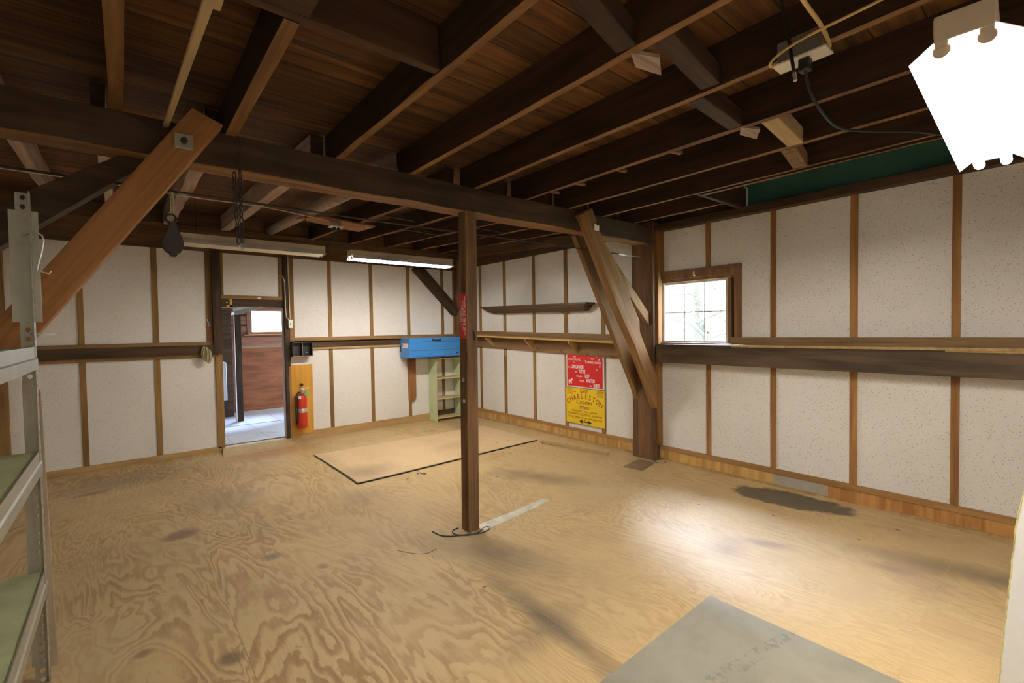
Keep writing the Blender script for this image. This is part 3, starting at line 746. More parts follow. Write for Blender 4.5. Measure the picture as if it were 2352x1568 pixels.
# bridging blocks between joists
GB = 'bridging blocks between joists'
for (a, b, wd, mat, lab) in (((-3.40, -5.62, 2.56), (-2.945, -5.51, 2.56), .085, 'joist', 'dark bridging block between joists above the middle post'),
                             ((-2.90, -5.64, 2.56), (-2.41, -5.57, 2.56), .085, 'joist', 'brown bridging block between joists, left of the outlet box'),
                             ((-2.36, -5.47, 2.555), (-1.89, -5.44, 2.555), .075, 'joist', 'brown bridging block between joists, below the outlet box'),
                             ((-1.845, -5.60, 2.55), (-1.375, -5.555, 2.55), .085, 'lightw', 'pale yellowish bridging block between joists, larger of the two pale ones'),
                             ((-1.33, -5.50, 2.55), (-.90, -5.42, 2.55), .085, 'brace_o', 'pale pinkish bridging block nearest the green hatch')):
    tag(bar('bridging_block', a, b, wd, .09, mat), lab, 'block', GB)
for (x, y, s, lab) in ((-2.93, -5.52, 1, 'split wedge of wood under a joist near the ceiling middle'), (-1.89, -5.47, -1, 'pale splinter of wood beside the joist left of pale block')):
    o = MB().prism([(x, y), (x + .10, y + .05), (x + .24, y + .02), (x + .12, y - .05)], 'Z', 2.505, 2.52).build('wood_scrap', 'joist_w'); tag(o, lab, 'scrap')
# joists over the back bay, rising towards the back wall
GK = 'joists over the back bay'
def bj(x, wd, mat, label, xe=None):
    return joist(x, -3.54, -.0, 2.513, 2.675, wd, mat, label, GK, .17, .005)
bj(-4.93, .06, 'joist_w', 'pale joist at far left above the shelf post, under the beam')
bj(-4.545, .055, 'joist_w', 'pale joist glimpsed behind the dark left brace')
bj(-4.06, .085, 'joist_w', 'pale joist above the hanging pulley')
bj(-3.50, .085, 'joist_w', 'pale joist between the hanging chain and the plywood patch')
o = MB().tube([(-3.00, -3.54, 2.565), (-3.0, -2.2, 2.63), (-3.01, -1.1, 2.68), (-3.0, 0, 2.735)], [.062, .06, .056, .055], 14).build('ceiling_joist', 'joist_w', smooth=True)
tag(o, 'round pale log joist ending above the unlit lamp', 'joist', GK)
bj(-2.50, .045, 'joist', 'dark joist crossing above the plywood patch')
bj(-1.965, .045, 'joist', 'dark joist over the lit lamp, left of the middle post top')
bj(-1.43, .045, 'joist', 'dark joist seen right behind the middle post top')
bj(-.95, .045, 'joist', 'dark joist right of the middle post over the back bay')
bj(-.49, .045, 'joist', 'dark joist closest to the right wall over the back bay')
for (x, y, L) in ((-2.3, -2.2, .35), (-1.7, -1.6, .4), (-1.2, -2.3, .35)):
    z = 2.513 + (y + 3.54) / 3.54 * .162
    tag(bar('cross_bridging', (x - .22, y, z + .03), (x + .22, y + .05, z + .03), .03, .04, 'joist'), {-2.3: 'thin strut between dark back joists above the lit lamp', -1.7: 'thin strut between back joists behind the middle post', -1.2: 'thin strut between back joists right of the middle post'}[x], 'strut')

for y in (-5.02, -4.60, -4.22, -3.95):
    tag(bar('wood_stub', (-1.85, y, 2.523), (-1.755, y - .02, 2.523), .03, .018, 'pale_timber'), 'short wood stub nailed beside the joist next to pale bridging block', 'stub', 'wood stubs along one joist')
# loose yellow strip
o = bar('wood_strip', (-4.225, -5.35, 2.492), (-4.287, -3.712, 2.482), .034, .022, 'lightw', taper=.7); tag(o, 'narrow yellow wood strip hanging under the joists at upper left', 'strip')
o = bar('wood_strip', (-4.205, -5.6, 2.495), (-4.222, -4.85, 2.495), .03, .02, 'lightw'); tag(o, 'second short yellow strip nailed alongside the long hanging strip', 'strip')

# ------------------------------------------------------------------ lamps
def shop_light(name_loc, L, width, rz, lit, label, tube_gap, hangers, rot=0.0, chan=.05, topz=2.66):
    cx, cy = name_loc
    o = thing('shop_light', (cx, cy, rz), label, 'lamp', 'hanging shop lights')
    h = L / 2; wv = width / 2
    mb = MB(); th = .0025
    for s in (-1, 1):
        a, b = s * wv * .42, s * wv
        for (p0, p1, z0, z1) in ((a, b, .045, 0.0),):
            q = [(-h, p0, z0), (h, p0, z0), (h, p1, z1), (-h, p1, z1)]
            mb.hexa([(x, y, z) for x, y, z in q] + [(x, y, z + th) for x, y, z in q])
    mb.box((-h, -wv * .42, .045), (h, wv * .42, .0475))
    r = mb.build('reflector', 'reflector'); r.parent = o
    mb = MB(); mb.box((-h - .0, -chan, .048), (h, chan, .048 + .045)); hs = mb.build('housing', 'housing', bevel=.003); hs.parent = o
    for s in (-1, 1):
        e = MB(); e.box((s * h, -chan * .95, .03), (s * (h + .012), chan * .95, .092)); ecap = e.build('end_cap', 'housing', bevel=.002); ecap.parent = o
        for k in (-1, 1):
            so = MB(); so.box((s * (h - .012), k * tube_gap / 2 - .012, .018), (s * (h + .008), k * tube_gap / 2 + .012, .05)); so.lathe([(0, -.008), (.017, -.008), (.017, .012), (0, .012)], (s * (h - .006), k * tube_gap / 2, .012), 'X', 14)
            q = so.build('lamp_socket', 'housing'); q.parent = ecap
    for k in (-1, 1):
        tb_ = MB().tube([(-h + .02, k * tube_gap / 2, .008), (h - .02, k * tube_gap / 2, .008)], .0165, 14)
        q = tb_.build('tube', lit if isinstance(lit, str) else ('tube' if lit else 'tube_off'), smooth=True); q.parent = o
    for hx in hangers:
        q = MB().tube([(hx, 0, .09), (hx, 0, topz - rz)], .003, 5).build('hanger', 'iron'); q.parent = o
    o.rotation_euler = (0, 0, rot)
    return o
shop_light((-2.31, -6.435), 1.25, .20, 2.085, True, 'large lit twin-tube shop light nearest the camera, upper right', .078, (-.45, .45), math.radians(2.5), .055)
shop_light((-2.02, -1.77), 1.22, .20, 2.192, True, 'lit tube shop light hanging before the back wall, left of middle post', .08, (-.45, .45), 0.0, .05, 2.60)
shop_light((-4.25, -7.45), 1.22, .20, 2.12, 'tube_old', 'lit tube shop light over the floor behind the shelving unit', .08, (-.45, .45), 0.0, .05)
shop_light((-3.52, -1.77), 1.22, .20, 2.20, False, 'unlit tube shop light in front of the doorway header', .08, (-.45, .45), 0.0, .05, 2.60)

def smooth_pts(p, closed=False, k=6):
    P = [Vector(q) for q in p]; out = []; n = len(P)
    for i in range(n - 1):
        p0, p1, p2, p3 = P[max(i - 1, 0)], P[i], P[i + 1], P[min(i + 2, n - 1)]
        for j in range(k):
            t_ = j / k
            out.append(.5 * ((2 * p1) + (-p0 + p2) * t_ + (2 * p0 - 5 * p1 + 4 * p2 - p3) * t_ * t_ + (-p0 + 3 * p1 - 3 * p2 + p3) * t_ ** 3))
    out.append(P[-1]); return out
# outlet boxes and wiring
ob = thing('outlet_box', (-2.43, -5.95, 2.46), 'white outlet box on a joist near the big lit lamp', 'outlet')
MB().box((-2.475, -6.03, 2.46), (-2.408, -5.875, 2.54)).build('box', 'steel', ob, bevel=.004)
cov_ = MB().box((-2.482, -6.045, 2.452), (-2.40, -5.86, 2.46)).build('cover_plate', 'ivory', ob, bevel=.002)
MB().box((-2.465, -5.985, 2.405), (-2.425, -5.945, 2.452)).build('plug', 'cable_b', cov_, bevel=.006)
o = MB().tube(smooth_pts([(-2.445, -5.965, 2.41), (-2.42, -5.975, 2.33), (-2.33, -5.99, 2.27), (-2.17, -6.0, 2.252), (-2.0, -6.06, 2.262), (-1.85, -6.2, 2.25), (-1.78, -6.37, 2.18)]), .0055, 8).build('power_cord', 'cable_b', smooth=True)
tag(o, 'black cord drooping from the outlet box to the big lamp', 'cord')
o = MB().tube(smooth_pts([(-2.90, -6.07, 2.503), (-2.74, -6.056, 2.50), (-2.56, -6.05, 2.495), (-2.42, -6.035, 2.49), (-2.385, -6.02, 2.485), (-2.385, -5.985, 2.48), (-2.41, -5.975, 2.485)]), .0075, 8).build('electric_cable', 'cable_y', smooth=True)
tag(o, 'thick straight yellowish cable running down into the outlet box', 'cable')
o = MB().tube(smooth_pts([(-2.60, -6.6, 2.50), (-2.612, -6.25, 2.46), (-2.612, -6.136, 2.452), (-2.60, -6.01, 2.45), (-2.57, -5.93, 2.45), (-2.535, -5.88, 2.45), (-2.50, -5.86, 2.452), (-2.47, -5.867, 2.46), (-2.465, -5.885, 2.48)]), .005, 8).build('electric_cable', 'cable_y', smooth=True)
tag(o, 'thin looping yellow cable curling round to the outlet box side', 'cable')
o = thing('hanging_rod', (-2.475, -5.89, 2.7), 'thin dark metal rod hanging in front of the outlet box', 'rod')
MB().tube([(-2.475, -5.892, 2.70), (-2.51, -5.93, 2.52), (-2.537, -5.962, 2.347)], .006, 6).build('shaft', 'iron', o); MB().tube([(-2.533, -5.957, 2.375), (-2.538, -5.963, 2.342)], .0068, 6).build('tip', 'steel', o)
# back bay patch and box
zp = 2.572
o = MB().prism([(-3.112, -1.622), (-2.945, -1.856), (-2.325, -1.717), (-2.376, -1.366)], 'Z', zp, zp + .014).build('plywood_patch', 'patch'); tag(o, 'brown plywood piece nailed under the back joists above the lamps', 'board')
ob = thing('outlet_box', (-2.77, -1.75, 2.52), 'small white outlet box on the plywood piece above the lamps', 'outlet')
MB().box((-2.815, -1.80, 2.515), (-2.725, -1.73, zp)).build('box', 'steel', ob, bevel=.004); MB().box((-2.835, -1.82, 2.505), (-2.705, -1.71, 2.515)).build('cover_plate', 'ivory', ob)
MB().box((-2.80, -1.775, 2.475), (-2.775, -1.75, 2.505)).build('plug', 'cable_b', ob); MB().box((-2.755, -1.775, 2.475), (-2.73, -1.75, 2.505)).build('plug', 'cable_b', ob)
o = MB().tube([(-2.79, -1.76, 2.48), (-2.80, -1.76, 2.40), (-2.85, -1.76, 2.32), (-2.93, -1.77, 2.28)], .004, 6).build('power_cord', 'cable_b', smooth=True); tag(o, 'black cord from the small outlet box to the unlit lamp', 'cord')
o = MB().tube([(-2.74, -1.76, 2.48), (-2.73, -1.76, 2.40), (-2.69, -1.76, 2.32), (-2.60, -1.77, 2.28)], .004, 6).build('power_cord', 'cable_b', smooth=True); tag(o, 'black cord from the small outlet box to the lit lamp', 'cord')
o = MB().tube([(-5.2, -2.0, 2.575), (-4.52, -1.99, 2.574), (-4.18, -1.985, 2.565), (-3.95, -1.98, 2.56), (-3.5, -1.96, 2.568), (-3.25, -1.9, 2.566), (-2.83, -1.77, 2.562)], .005, 6).build('electric_cable', 'cable_w', smooth=True)
tag(o, 'ivory cable stapled under the back joists to the plywood piece', 'cable')
# tie cable with turnbuckle
tc = thing('tie_cable', (-2.6, -3.587, 2.197), 'taut steel cable stretched under the beam from wall to wall', 'cable')
MB().tube([(XL, -3.587, 2.20), (-4.26, -3.587, 2.192), (-3.0, -3.587, 2.186), (-.50, -3.587, 2.198)], .0055, 8).build('cable', 'iron', tc)
MB().tube([(-.50, -3.587, 2.198), (-.40, -3.587, 2.196)], [.009, .012], 8).build('ferrule', 'wire', tc)
MB().tube([(-.40, -3.578, 2.196), (-.33, -3.572, 2.194), (-.25, -3.578, 2.194)], .005, 6).build('turnbuckle', 'wire', tc); MB().tube([(-.40, -3.596, 2.196), (-.33, -3.602, 2.192), (-.25, -3.596, 2.194)], .005, 6).build('turnbuckle', 'wire', tc)
MB().tube([(-.26, -3.587, 2.194), (-.12, -3.587, 2.197)], .004, 6).build('eye_bolt', 'steel', tc)

# pulley
pu = thing('pulley_block', (-4.266, -3.60, 1.86), 'dark iron pulley block hanging from the tie cable at left', 'pulley')
mb = MB()
prof = [(0, 2.025), (.016, 2.02), (.022, 1.99), (.036, 1.955), (.047, 1.92), (.046, 1.895), (.034, 1.872), (.016, 1.862), (.015, 1.85), (0, 1.848)]
poly = [(-4.266 + a, z) for a, z in prof] + [(-4.266 - a, z) for a, z in reversed(prof[1:-1])]
mb.prism(poly, 'Y', -3.625, -3.612); mb.prism(poly, 'Y', -3.588, -3.575)
mb.build('cheek_plates', 'iron', pu, bevel=.003)
MB().lathe([(0, -.011), (.036, -.011), (.030, 0), (.036, .011), (0, .011)], (-4.266, -3.60, 1.915), 'Y', 18).build('sheave', 'iron', pu)
MB().lathe([(0, -.028), (.007, -.028), (.007, .028), (0, .028)], (-4.266, -3.60, 1.915), 'Y', 10).build('axle', 'iron', pu)
MB().torus((-4.272, -3.60, 2.045), .022, .006, 'Y', 16, 6).build('ring', 'iron', pu)
MB().tube([(-4.262, -3.60, 2.05), (-4.258, -3.595, 2.12), (-4.260, -3.587, 2.197), (-4.266, -3.58, 2.197), (-4.270, -3.597, 2.12), (-4.270, -3.60, 2.05)], .003, 6).build('hanging_cord', 'rope', pu)

# chain over the beam
def chain(mb, pts, link=.022, r=.0032):
    pts = [Vector(p) for p in pts]; i = 0
    for a, b in zip(pts, pts[1:]):
        n = max(1, int((b - a).length / (link * 1.45)))
        for k in range(n):
            c = a.lerp(b, (k + .5) / n); d = (b - a).normalized(); e = d.orthogonal().normalized(); f = d.cross(e)
            s = e if i % 2 else f; i += 1
            mb.tube([c + d * (link * .9 * math.cos(2 * PI * j / 10)) + s * (link * .45 * math.sin(2 * PI * j / 10)) for j in range(10)], r, 5, True)
    return mb
ch = thing('hanging_chain', (-3.98, -3.73, 1.9), 'doubled rusty chain hung over the beam right of the pulley', 'chain')
mb = MB(); chain(mb, [(-3.965, -3.715, 2.50), (-3.967, -3.725, 2.28), (-3.969, -3.735, 1.93)]); chain(mb, [(-3.995, -3.72, 2.31), (-3.993, -3.735, 2.10), (-3.985, -3.74, 1.92)])
mb.build('links', 'iron', ch)
MB().tube([(-3.98, -3.738, 1.925), (-3.985, -3.74, 1.905), (-3.972, -3.742, 1.89), (-3.955, -3.742, 1.905)], .004, 6).build('hook', 'steel', ch)

# ------------------------------------------------------------------ shelving unit at left
su = thing('metal_shelving_unit', (-4.97, -4.8, 0), 'tall slotted-steel shelving unit with green boards in left foreground', 'shelving')
PX, PY = -4.757, -3.922
def angle_post(name, cx, cy, sx, sy, H=2.045):
    """two slotted flanges meeting at (cx,cy); sx,sy point into the unit"""
    mb = MB(); b = mb.b; Wd = .044; pitch = .0381; n = int(H / pitch)
    def flange(to):
        for k in range(n):
            z0 = k * pitch; z1 = z0 + pitch; zc = (z0 + z1) / 2
            hole = []
            for j in range(10):
                a = 2 * PI * j / 10; rr = .0085 if math.sin(a) > -.3 else .0060
                hole.append((Wd * .5 + rr * math.cos(a), zc + rr * 1.15 * math.sin(a) - (.004 if math.sin(a) < -.5 else 0)))
            outer = [(Wd, zc), (Wd, z1), (Wd * .5, z1), (0.0, z1), (0, zc), (0, z0), (Wd * .5, z0), (Wd, z0)]
            om = [0, 1, 1, 2, 3, 4, 5, 6, 6, 7]
            hv = [b.verts.new(to(u, z)) for u, z in hole]; ov = [b.verts.new(to(u, z)) for u, z in outer]
            for j in range(10):
                j2 = (j + 1) % 10; A, B = ov[om[j]], ov[om[j2]]
                b.faces.new([A, B, hv[j2], hv[j]] if A is not B else [A, hv[j2], hv[j]])
    flange(lambda u, z: (cx + sx * u, cy, z))
    flange(lambda u, z: (cx, cy + sy * u, z))
    bmesh.ops.remove_doubles(b, verts=b.verts, dist=1e-5)
    o = mb.build(name, 'greypaint', su)
    md = o.modifiers.new('thick', 'SOLIDIFY'); md.thickness = .0022; md.offset = 0
    return o
DEP, LEN = .45, 1.85
angle_post('upright', PX, PY, -1, -1); angle_post('upright', PX - DEP, PY, 1, -1)
angle_post('upright', PX, PY - LEN, -1, 1); angle_post('upright', PX - DEP, PY - LEN, 1, 1)
for zt in (1.393, .968, .472):
    mb = MB(); mb.box((PX - DEP + .004, PY - LEN + .004, zt - .016), (PX - .006, PY - .006, zt)); s = mb.build('shelf_board', 'greenboard', su, bevel=.002)
    mb = MB(); y0, y1 = PY - LEN + .046, PY - .004
    mb.prism([(PX - .004, zt + .004), (PX - .001, zt + .004), (PX - .001, zt - .036), (PX + .006, zt - .045), (PX + .006, zt - .086), (PX - .012, zt - .086), (PX - .012, zt - .017), (PX - .004, zt - .017)], 'Y', y0, y1) if False else mb.b
    prof = [(PX - .006, zt + .005), (PX - .001, zt + .005), (PX - .001, zt - .040), (PX + .004, zt - .046), (PX + .004, zt - .088), (PX - .012, zt - .088), (PX - .012, zt - .018), (PX - .006, zt - .018)]
    mb.prism(prof, 'Y', y0, y1)
    mb.build('front_rail', 'greypaint', su, bevel=.001)
    MB().box((PX - DEP, PY - LEN + .046, zt - .085), (PX - DEP + .012, PY - .004, zt + .004)).build('rear_rail', 'greypaint', su)
    MB().box((PX - DEP + .012, PY - .014, zt - .08), (PX - .046, PY - .002, zt - .017)).build('end_rail', 'greypaint', su)
    MB().box((PX - DEP + .012, PY - LEN + .002, zt - .08), (PX - .046, PY - LEN + .014, zt - .017)).build('end_rail', 'greypaint', su)
MB().box((-4.822, PY + .002, 1.497), (-4.736, PY + .006, 1.948)).build('gusset_plate', 'greypaint', su, bevel=.001)
MB().box((-4.803, PY + .002, .955), (-4.766, PY + .006, 1.262)).build('gusset_plate', 'greypaint', su, bevel=.001)
MB().box((-4.81, PY + .002, .08), (-4.775, PY + .005, .95)).build('end_brace', 'greypaint', su)
# wire hooks hung in the post's slots
o = MB().tube([(-4.783, -3.930, 1.845), (-4.770, -3.938, 1.855), (-4.75, -3.95, 1.862), (-4.735, -3.96, 1.858), (-4.722, -3.965, 1.845), (-4.718, -3.965, 1.825), (-4.728, -3.962, 1.77), (-4.740, -3.96, 1.715), (-4.742, -3.96, 1.705), (-4.722, -3.965, 1.699), (-4.706, -3.968, 1.694), (-4.700, -3.968, 1.706)], .003, 7).build('wire_hook', 'wire', smooth=True)
tag(o, 'large bent bright wire hook hooked in the shelf post', 'hook')
o = MB().tube([(-4.770, -3.928, 1.452), (-4.765, -3.935, 1.447), (-4.745, -3.935, 1.449), (-4.700, -3.94, 1.449)], .0025, 7).build('wire_hook', 'wire', smooth=True)
tag(o, 'small straight bright wire peg in the shelf post above top shelf', 'hook')
o = MB().hexa([(-4.776, -3.80, 0), (-4.744, -3.80, 0), (-4.744, -3.79, 0), (-4.776, -3.79, 0), (-4.760, -3.90, 1.22), (-4.752, -3.90, 1.22), (-4.752, -3.89, 1.22), (-4.760, -3.89, 1.22)]).build('leaning_batten', 'batten', bevel=.002)
tag(o, 'thin tan batten leaning against the slotted shelf post', 'batten')

# ------------------------------------------------------------------ right wall things
o = thing('mantel_shelf', (-.05, -1.75, 1.66), 'short dark stained shelf with sloped ends, high on right wall', 'shelf')
def sz(y): return 1.776 - (y + .68) / -2.14 * .036
mb = MB()
rows = [(-.165, -.655, -2.835, 0.0), (-.165, -.655, -2.835, -.016), (-.15, -.70, -2.80, -.022), (-.145, -.715, -2.79, -.040), (-.115, -.78, -2.76, -.070), (-.085, -.86, -2.735, -.092), (-.08, -.88, -2.73, -.10)]
rg = []
for (x, ya, yb, dz) in rows:
    rg.append([mb.b.verts.new(p) for p in ((0 - .002, ya, sz(ya) + dz), (x, ya, sz(ya) + dz), (x, yb, sz(yb) + dz), (-.002, yb, sz(yb) + dz))])
for A, B in zip(rg, rg[1:]):
    for k in range(4): mb.b.faces.new([A[k], A[(k + 1) % 4], B[(k + 1) % 4], B[k]])
mb.b.faces.new(rg[0]); mb.b.faces.new(list(reversed(rg[-1])))
mb.build('moulding', 'darkshelf', o)
MB().hexa([(-.17, -.65, sz(-.65)), (-.002, -.65, sz(-.65)), (-.002, -2.84, sz(-2.84)), (-.17, -2.84, sz(-2.84)), (-.17, -.65, sz(-.65) + .008), (-.002, -.65, sz(-.65) + .008), (-.002, -2.84, sz(-2.84) + .008), (-.17, -2.84, sz(-2.84) + .008)]).build('top_board', 'darkshelf', o)
MB().box((-.04, -2.42, 1.625), (-.002, -2.30, 1.652)).build('cleat', 'studz', o)

ls = thing('long_shelf', (-.1, -1.75, 1.29), 'long plain board shelf on triangular brackets along right wall', 'shelf')
def lz(y): return 1.322 - (y + .56) / -2.75 * .070
mb = MB().hexa([(-.20, -.14, lz(-.14)), (-.036, -.14, lz(-.14)), (-.036, -3.46, lz(-3.46)), (-.20, -3.46, lz(-3.46)), (-.20, -.14, lz(-.14) + .024), (-.036, -.14, lz(-.14) + .024), (-.036, -3.46, lz(-3.46) + .024), (-.20, -3.46, lz(-3.46) + .024)])
t_ = mb.build('board', wood('long_shelf_wood', (.50, .31, .11), (.36, .21, .07), 'Y', vary=.2), ls, bevel=.002)
for y in (-.80, -1.735, -2.565):
    z = lz(y) - .001
    MB().prism([(-.036, z), (-.192, z), (-.192, z - .025), (-.036, z - .155)], 'Y', y - .011, y + .011).build('bracket', 'shelfw', ls, bevel=.001)
# small hooks and nails under the shelf
for (y, z, lab) in ((-1.83, 1.155, 'small bent nail hook under the shelf, left of middle bracket'), (-2.30, 1.125, 'small bent nail hook under the shelf beside red sign corner'), (-2.74, 1.10, 'wire loop hook above the red sign'), (-3.12, 1.09, 'bent nail hook under the shelf right of the red sign')):
    o = MB().tube([(-.036, y, z + .02), (-.06, y, z + .02), (-.068, y - .015, z), (-.06, y - .03, z - .01), (-.05, y - .035, z + .005)], .0028, 6).build('nail_hook', 'iron', smooth=True); tag(o, lab, 'hook', 'nail hooks under the long shelf')
o = MB().tube([(-.013, -1.09, 1.02), (-.05, -1.09, 1.025), (-.06, -1.095, 1.04), (-.055, -1.10, 1.055)], .004, 6).build('coat_hook', 'steel', smooth=True); tag(o, 'small metal hook on a wall stud under the long shelf', 'hook')

# signs
rsn = thing('campaign_sign', (-.025, -2.68, .68), 'red and white campaign sign hung on the right wall', 'sign')
Yl, Yr, Zt, Zb = -2.368, -2.988, 1.102, .676
MB().box((-.026, Yr, Zb), (-.016, Yl, Zt)).build('board', 'signwhite', rsn)
Wd, Ht = Yl - Yr, Zt - Zb
def rrect(u0, v0, u1, v1, r, n=5, corners=(1, 1, 1, 1)):
    P = []
    for (cx, cy, a0, c) in ((u1 - r, v1 - r, 0, corners[0]), (u0 + r, v1 - r, PI / 2, corners[1]), (u0 + r, v0 + r, PI, corners[2]), (u1 - r, v0 + r, 1.5 * PI, corners[3])):
        for k in range(n + 1): a = a0 + PI / 2 * k / n; P.append((cx + r * math.cos(a), cy + r * math.sin(a)))
    return P
pl = frame((-.0265, Yl, Zb), (0, -1, 0), (0, 0, 1))
def flat(name, polys, place, mat, parent, th=.0008):
    mb = MB()
    for poly in polys:
        va = [mb.b.verts.new(place @ Vector((u, v, th))) for u, v in poly]; vb = [mb.b.verts.new(place @ Vector((u, v, -th))) for u, v in poly]
        n = len(poly); mb.b.faces.new(va); mb.b.faces.new(list(reversed(vb)))
        for i in range(n): mb.b.faces.new([va[i], vb[i], vb[(i + 1) % n], va[(i + 1) % n]])
    return mb.build(name, mat, parent)
flat('red_field', [rrect(.014, .014, Wd - .018, Ht - .003, .014)], pl, 'red', rsn)
pl2 = pl @ Matrix.Translation((0, 0, .0012))
def RV(v): return Ht * (1 - v)
it = [('Vote', .225 * Wd, RV(.075), .030, 'CENTER', .01, .9, .08), ('DEMOCRATIC', .225 * Wd, RV(.165), .036, 'CENTER', .015, .98, 0), ('for', .225 * Wd, RV(.245), .020, 'CENTER', 0, 1, 0),
      ('Your', .72 * Wd, RV(.12), .034, 'CENTER', .008, .9, .08), ('T', .515 * Wd, RV(.225), .050, 'LEFT', .02, .82, 0), ('OWN', .568 * Wd, RV(.232), .038, 'LEFT', .02, .82, 0), ('C', .712 * Wd, RV(.225), .050, 'LEFT', .02, .80, 0), ('OUNCIL', .766 * Wd, RV(.232), .038, 'LEFT', .02, .72, 0)]
for (a, b, ua, ub, v) in (('Terry', 'CONCANNON', .035, .135, .385), ('John', 'TUTTLE', .24, .345, .52), ('Christopher', 'GOFF', .275, .51, .645), ('Matthew', 'WALTON', .37, .55, .775), ('Alan', 'HURST', .635, .735, .905)):
    it.append((a, ua * Wd, RV(v + .012), .030, 'LEFT', .02, .68, 0)); it.append((b, ub * Wd, RV(v), .062, 'LEFT', .035, .50 if b != 'HURST' else .52, 0))
for line in (it[0:1], it[1:2], it[2:3], it[3:4], it[4:8], it[8:10], it[10:12], it[12:14], it[14:16], it[16:18]): text_mesh('lettering', line, pl2, 'signwhite', rsn)
def star(u, v, r): return [(u + (r if k % 2 == 0 else r * .42) * math.sin(PI * k / 5), v + (r if k % 2 == 0 else r * .42) * math.cos(PI * k / 5)) for k in range(10)]
for (a, b, r_) in ((.615, .085, .008), (.735, .03, .009), (.82, .055, .012), (.885, .14, .015), (.90, .33, .016), (.825, .44, .016)): flat('star', [star(a * Wd, RV(b), r_)], pl2, 'signwhite', rsn)
dk = [(0, .40), (.05, .62), (.18, .70), (.55, .70), (.68, .88), (.78, 1.0), (.82, .90), (1.0, .78), (.98, .66), (.85, .66), (.78, .52), (.78, .36), (.80, .0), (.66, .0), (.62, .30), (.42, .30), (.40, .0), (.27, .0), (.24, .30), (.18, .34), (.16, .0), (.03, .0), (.06, .34)]
flat('donkey_emblem', [[(.055 * Wd + a * .075, .040 + b * .075) for a, b in dk]], pl2, 'signwhite', rsn)
MB().tube([(-.02, -2.37, 1.10), (-.045, -2.37, 1.135), (-.036, -2.368, 1.15)], .002, 5).build('hanging_wire', 'wire', rsn)

ysn = thing('store_sign', (-.025, -2.68, .21), 'yellow store sign with a double arrow under the red sign', 'sign')
Yl, Yr, Zt, Zb = -2.360, -2.990, .668, .212
MB().box((-.028, Yr, Zb), (-.016, Yl, Zt)).build('board', 'signyellow', ysn)
Wd, Ht = Yl - Yr, Zt - Zb
pl = frame((-.0285, Yl, Zb), (0, -1, 0), (0, 0, 1))
def YV(v): return Ht * (1 - v)
it = [('EAST', .49 * Wd, YV(.078), .060, 'CENTER', .012, 1.0, 0), ('COUNTRY', .49 * Wd, YV(.40), .056, 'CENTER', .01, 1.0, 0), ('STORE', .49 * Wd, YV(.535), .056, 'CENTER', .01, 1.0, 0),
      ('GROCERIES - DELI - BAKERY', .49 * Wd, YV(.645), .034, 'CENTER', .004, 1.0, 0), ('RESTAURANT - TELEPHONE - RESTROOM', .49 * Wd, YV(.73), .034, 'CENTER', .004, .90, 0), ('AT THE CORNER OF 198 & TWIN BRIDGES Rd', .49 * Wd, YV(.825), .031, 'CENTER', .003, .90, 0)]
for k, s in enumerate(('GREEN', 'MOUNTAIN', 'COFFEE')): it.append((s, .03 * Wd, YV(.05 + .06 * k), .029, 'LEFT', .003, 1.0, 0))
for k, s in enumerate(('MAJOR', 'CREDIT', 'CARDS')): it.append((s, .97 * Wd, YV(.05 + .06 * k), .029, 'RIGHT', .003, 1.0, 0))
arc = 'CHARLESTON'; R = .50; a0 = .575
for k, chh in enumerate(arc):
    a = -a0 + 2 * a0 * k / (len(arc) - 1)
    it.append((chh, .49 * Wd + R * math.sin(a), YV(.225) - R + R * math.cos(a), .092, 'CENTER', .012, .80, -a * .9))
text_mesh('lettering', it, pl, 'signbrown', ysn)
flat('arrow', [[(.355 * Wd, .035), (.44 * Wd, .060), (.44 * Wd, .041), (.505 * Wd, .041), (.505 * Wd, .065), (.515 * Wd, .065), (.515 * Wd, .041), (.60 * Wd, .041), (.60 * Wd, .060), (.69 * Wd, .035), (.60 * Wd, .010), (.60 * Wd, .029), (.44 * Wd, .029), (.44 * Wd, .010)]], pl, 'signblack', ysn)
MB().box((-.036, -2.66, .405), (-.028, -2.636, .425)).build('paper_scrap', 'label', ysn); MB().box((-.030, -2.655, .405), (-.0282, -2.651, .45)).build('black_tape', 'signblack', ysn)
for (y, z) in ((Yl - .012, Zt - .012), (Yr + .012, Zt - .016)): MB().lathe([(0, 0), (.006, 0), (.004, -.004), (0, -.004)], (-.028, y, z), 'X', 8).build('screw', 'iron', ysn)

# ------------------------------------------------------------------ back wall things
tbx = thing('toolbox', (-.79, -.2, 1.03), 'long blue metal toolbox mounted high on the back wall', 'toolbox')
bx0, bx1, by0, by1, bz0, bz1 = -1.242, -.352, -.36, -.055, 1.03, 1.318
MB().prism([(by0, bz0), (by1, bz0), (by1, bz1 - .03), (by1 - .03, bz1), (by0, bz1)], 'X', bx0, bx1).build('body', 'blue', tbx, bevel=.004)
lid_ = MB().box((bx0 + .012, by0 - .004, 1.262), (bx1 - .012, by0, 1.305)).build('lid_flap', 'blue', tbx, bevel=.002)
MB().box((bx0 + .018, by0 - .004, 1.133), (bx1 - .018, by0, 1.258)).build('front_panel', 'blue', tbx, bevel=.002)
low_ = MB().box((bx0 + .018, by0 - .004, 1.045), (bx1 - .018, by0, 1.129)).build('front_panel', 'blue', tbx, bevel=.002)
mb = MB()
for z in (1.258, 1.129): mb.box((bx0 + .012, by0 - .002, z), (bx1 - .012, by0 + .001, z + .005))
mb.box((bx1 - .03, by0 - .0048, 1.06), (bx1 - .027, by0, 1.30))
mb.build('seams', 'bluegap', tbx)
hx = -.79
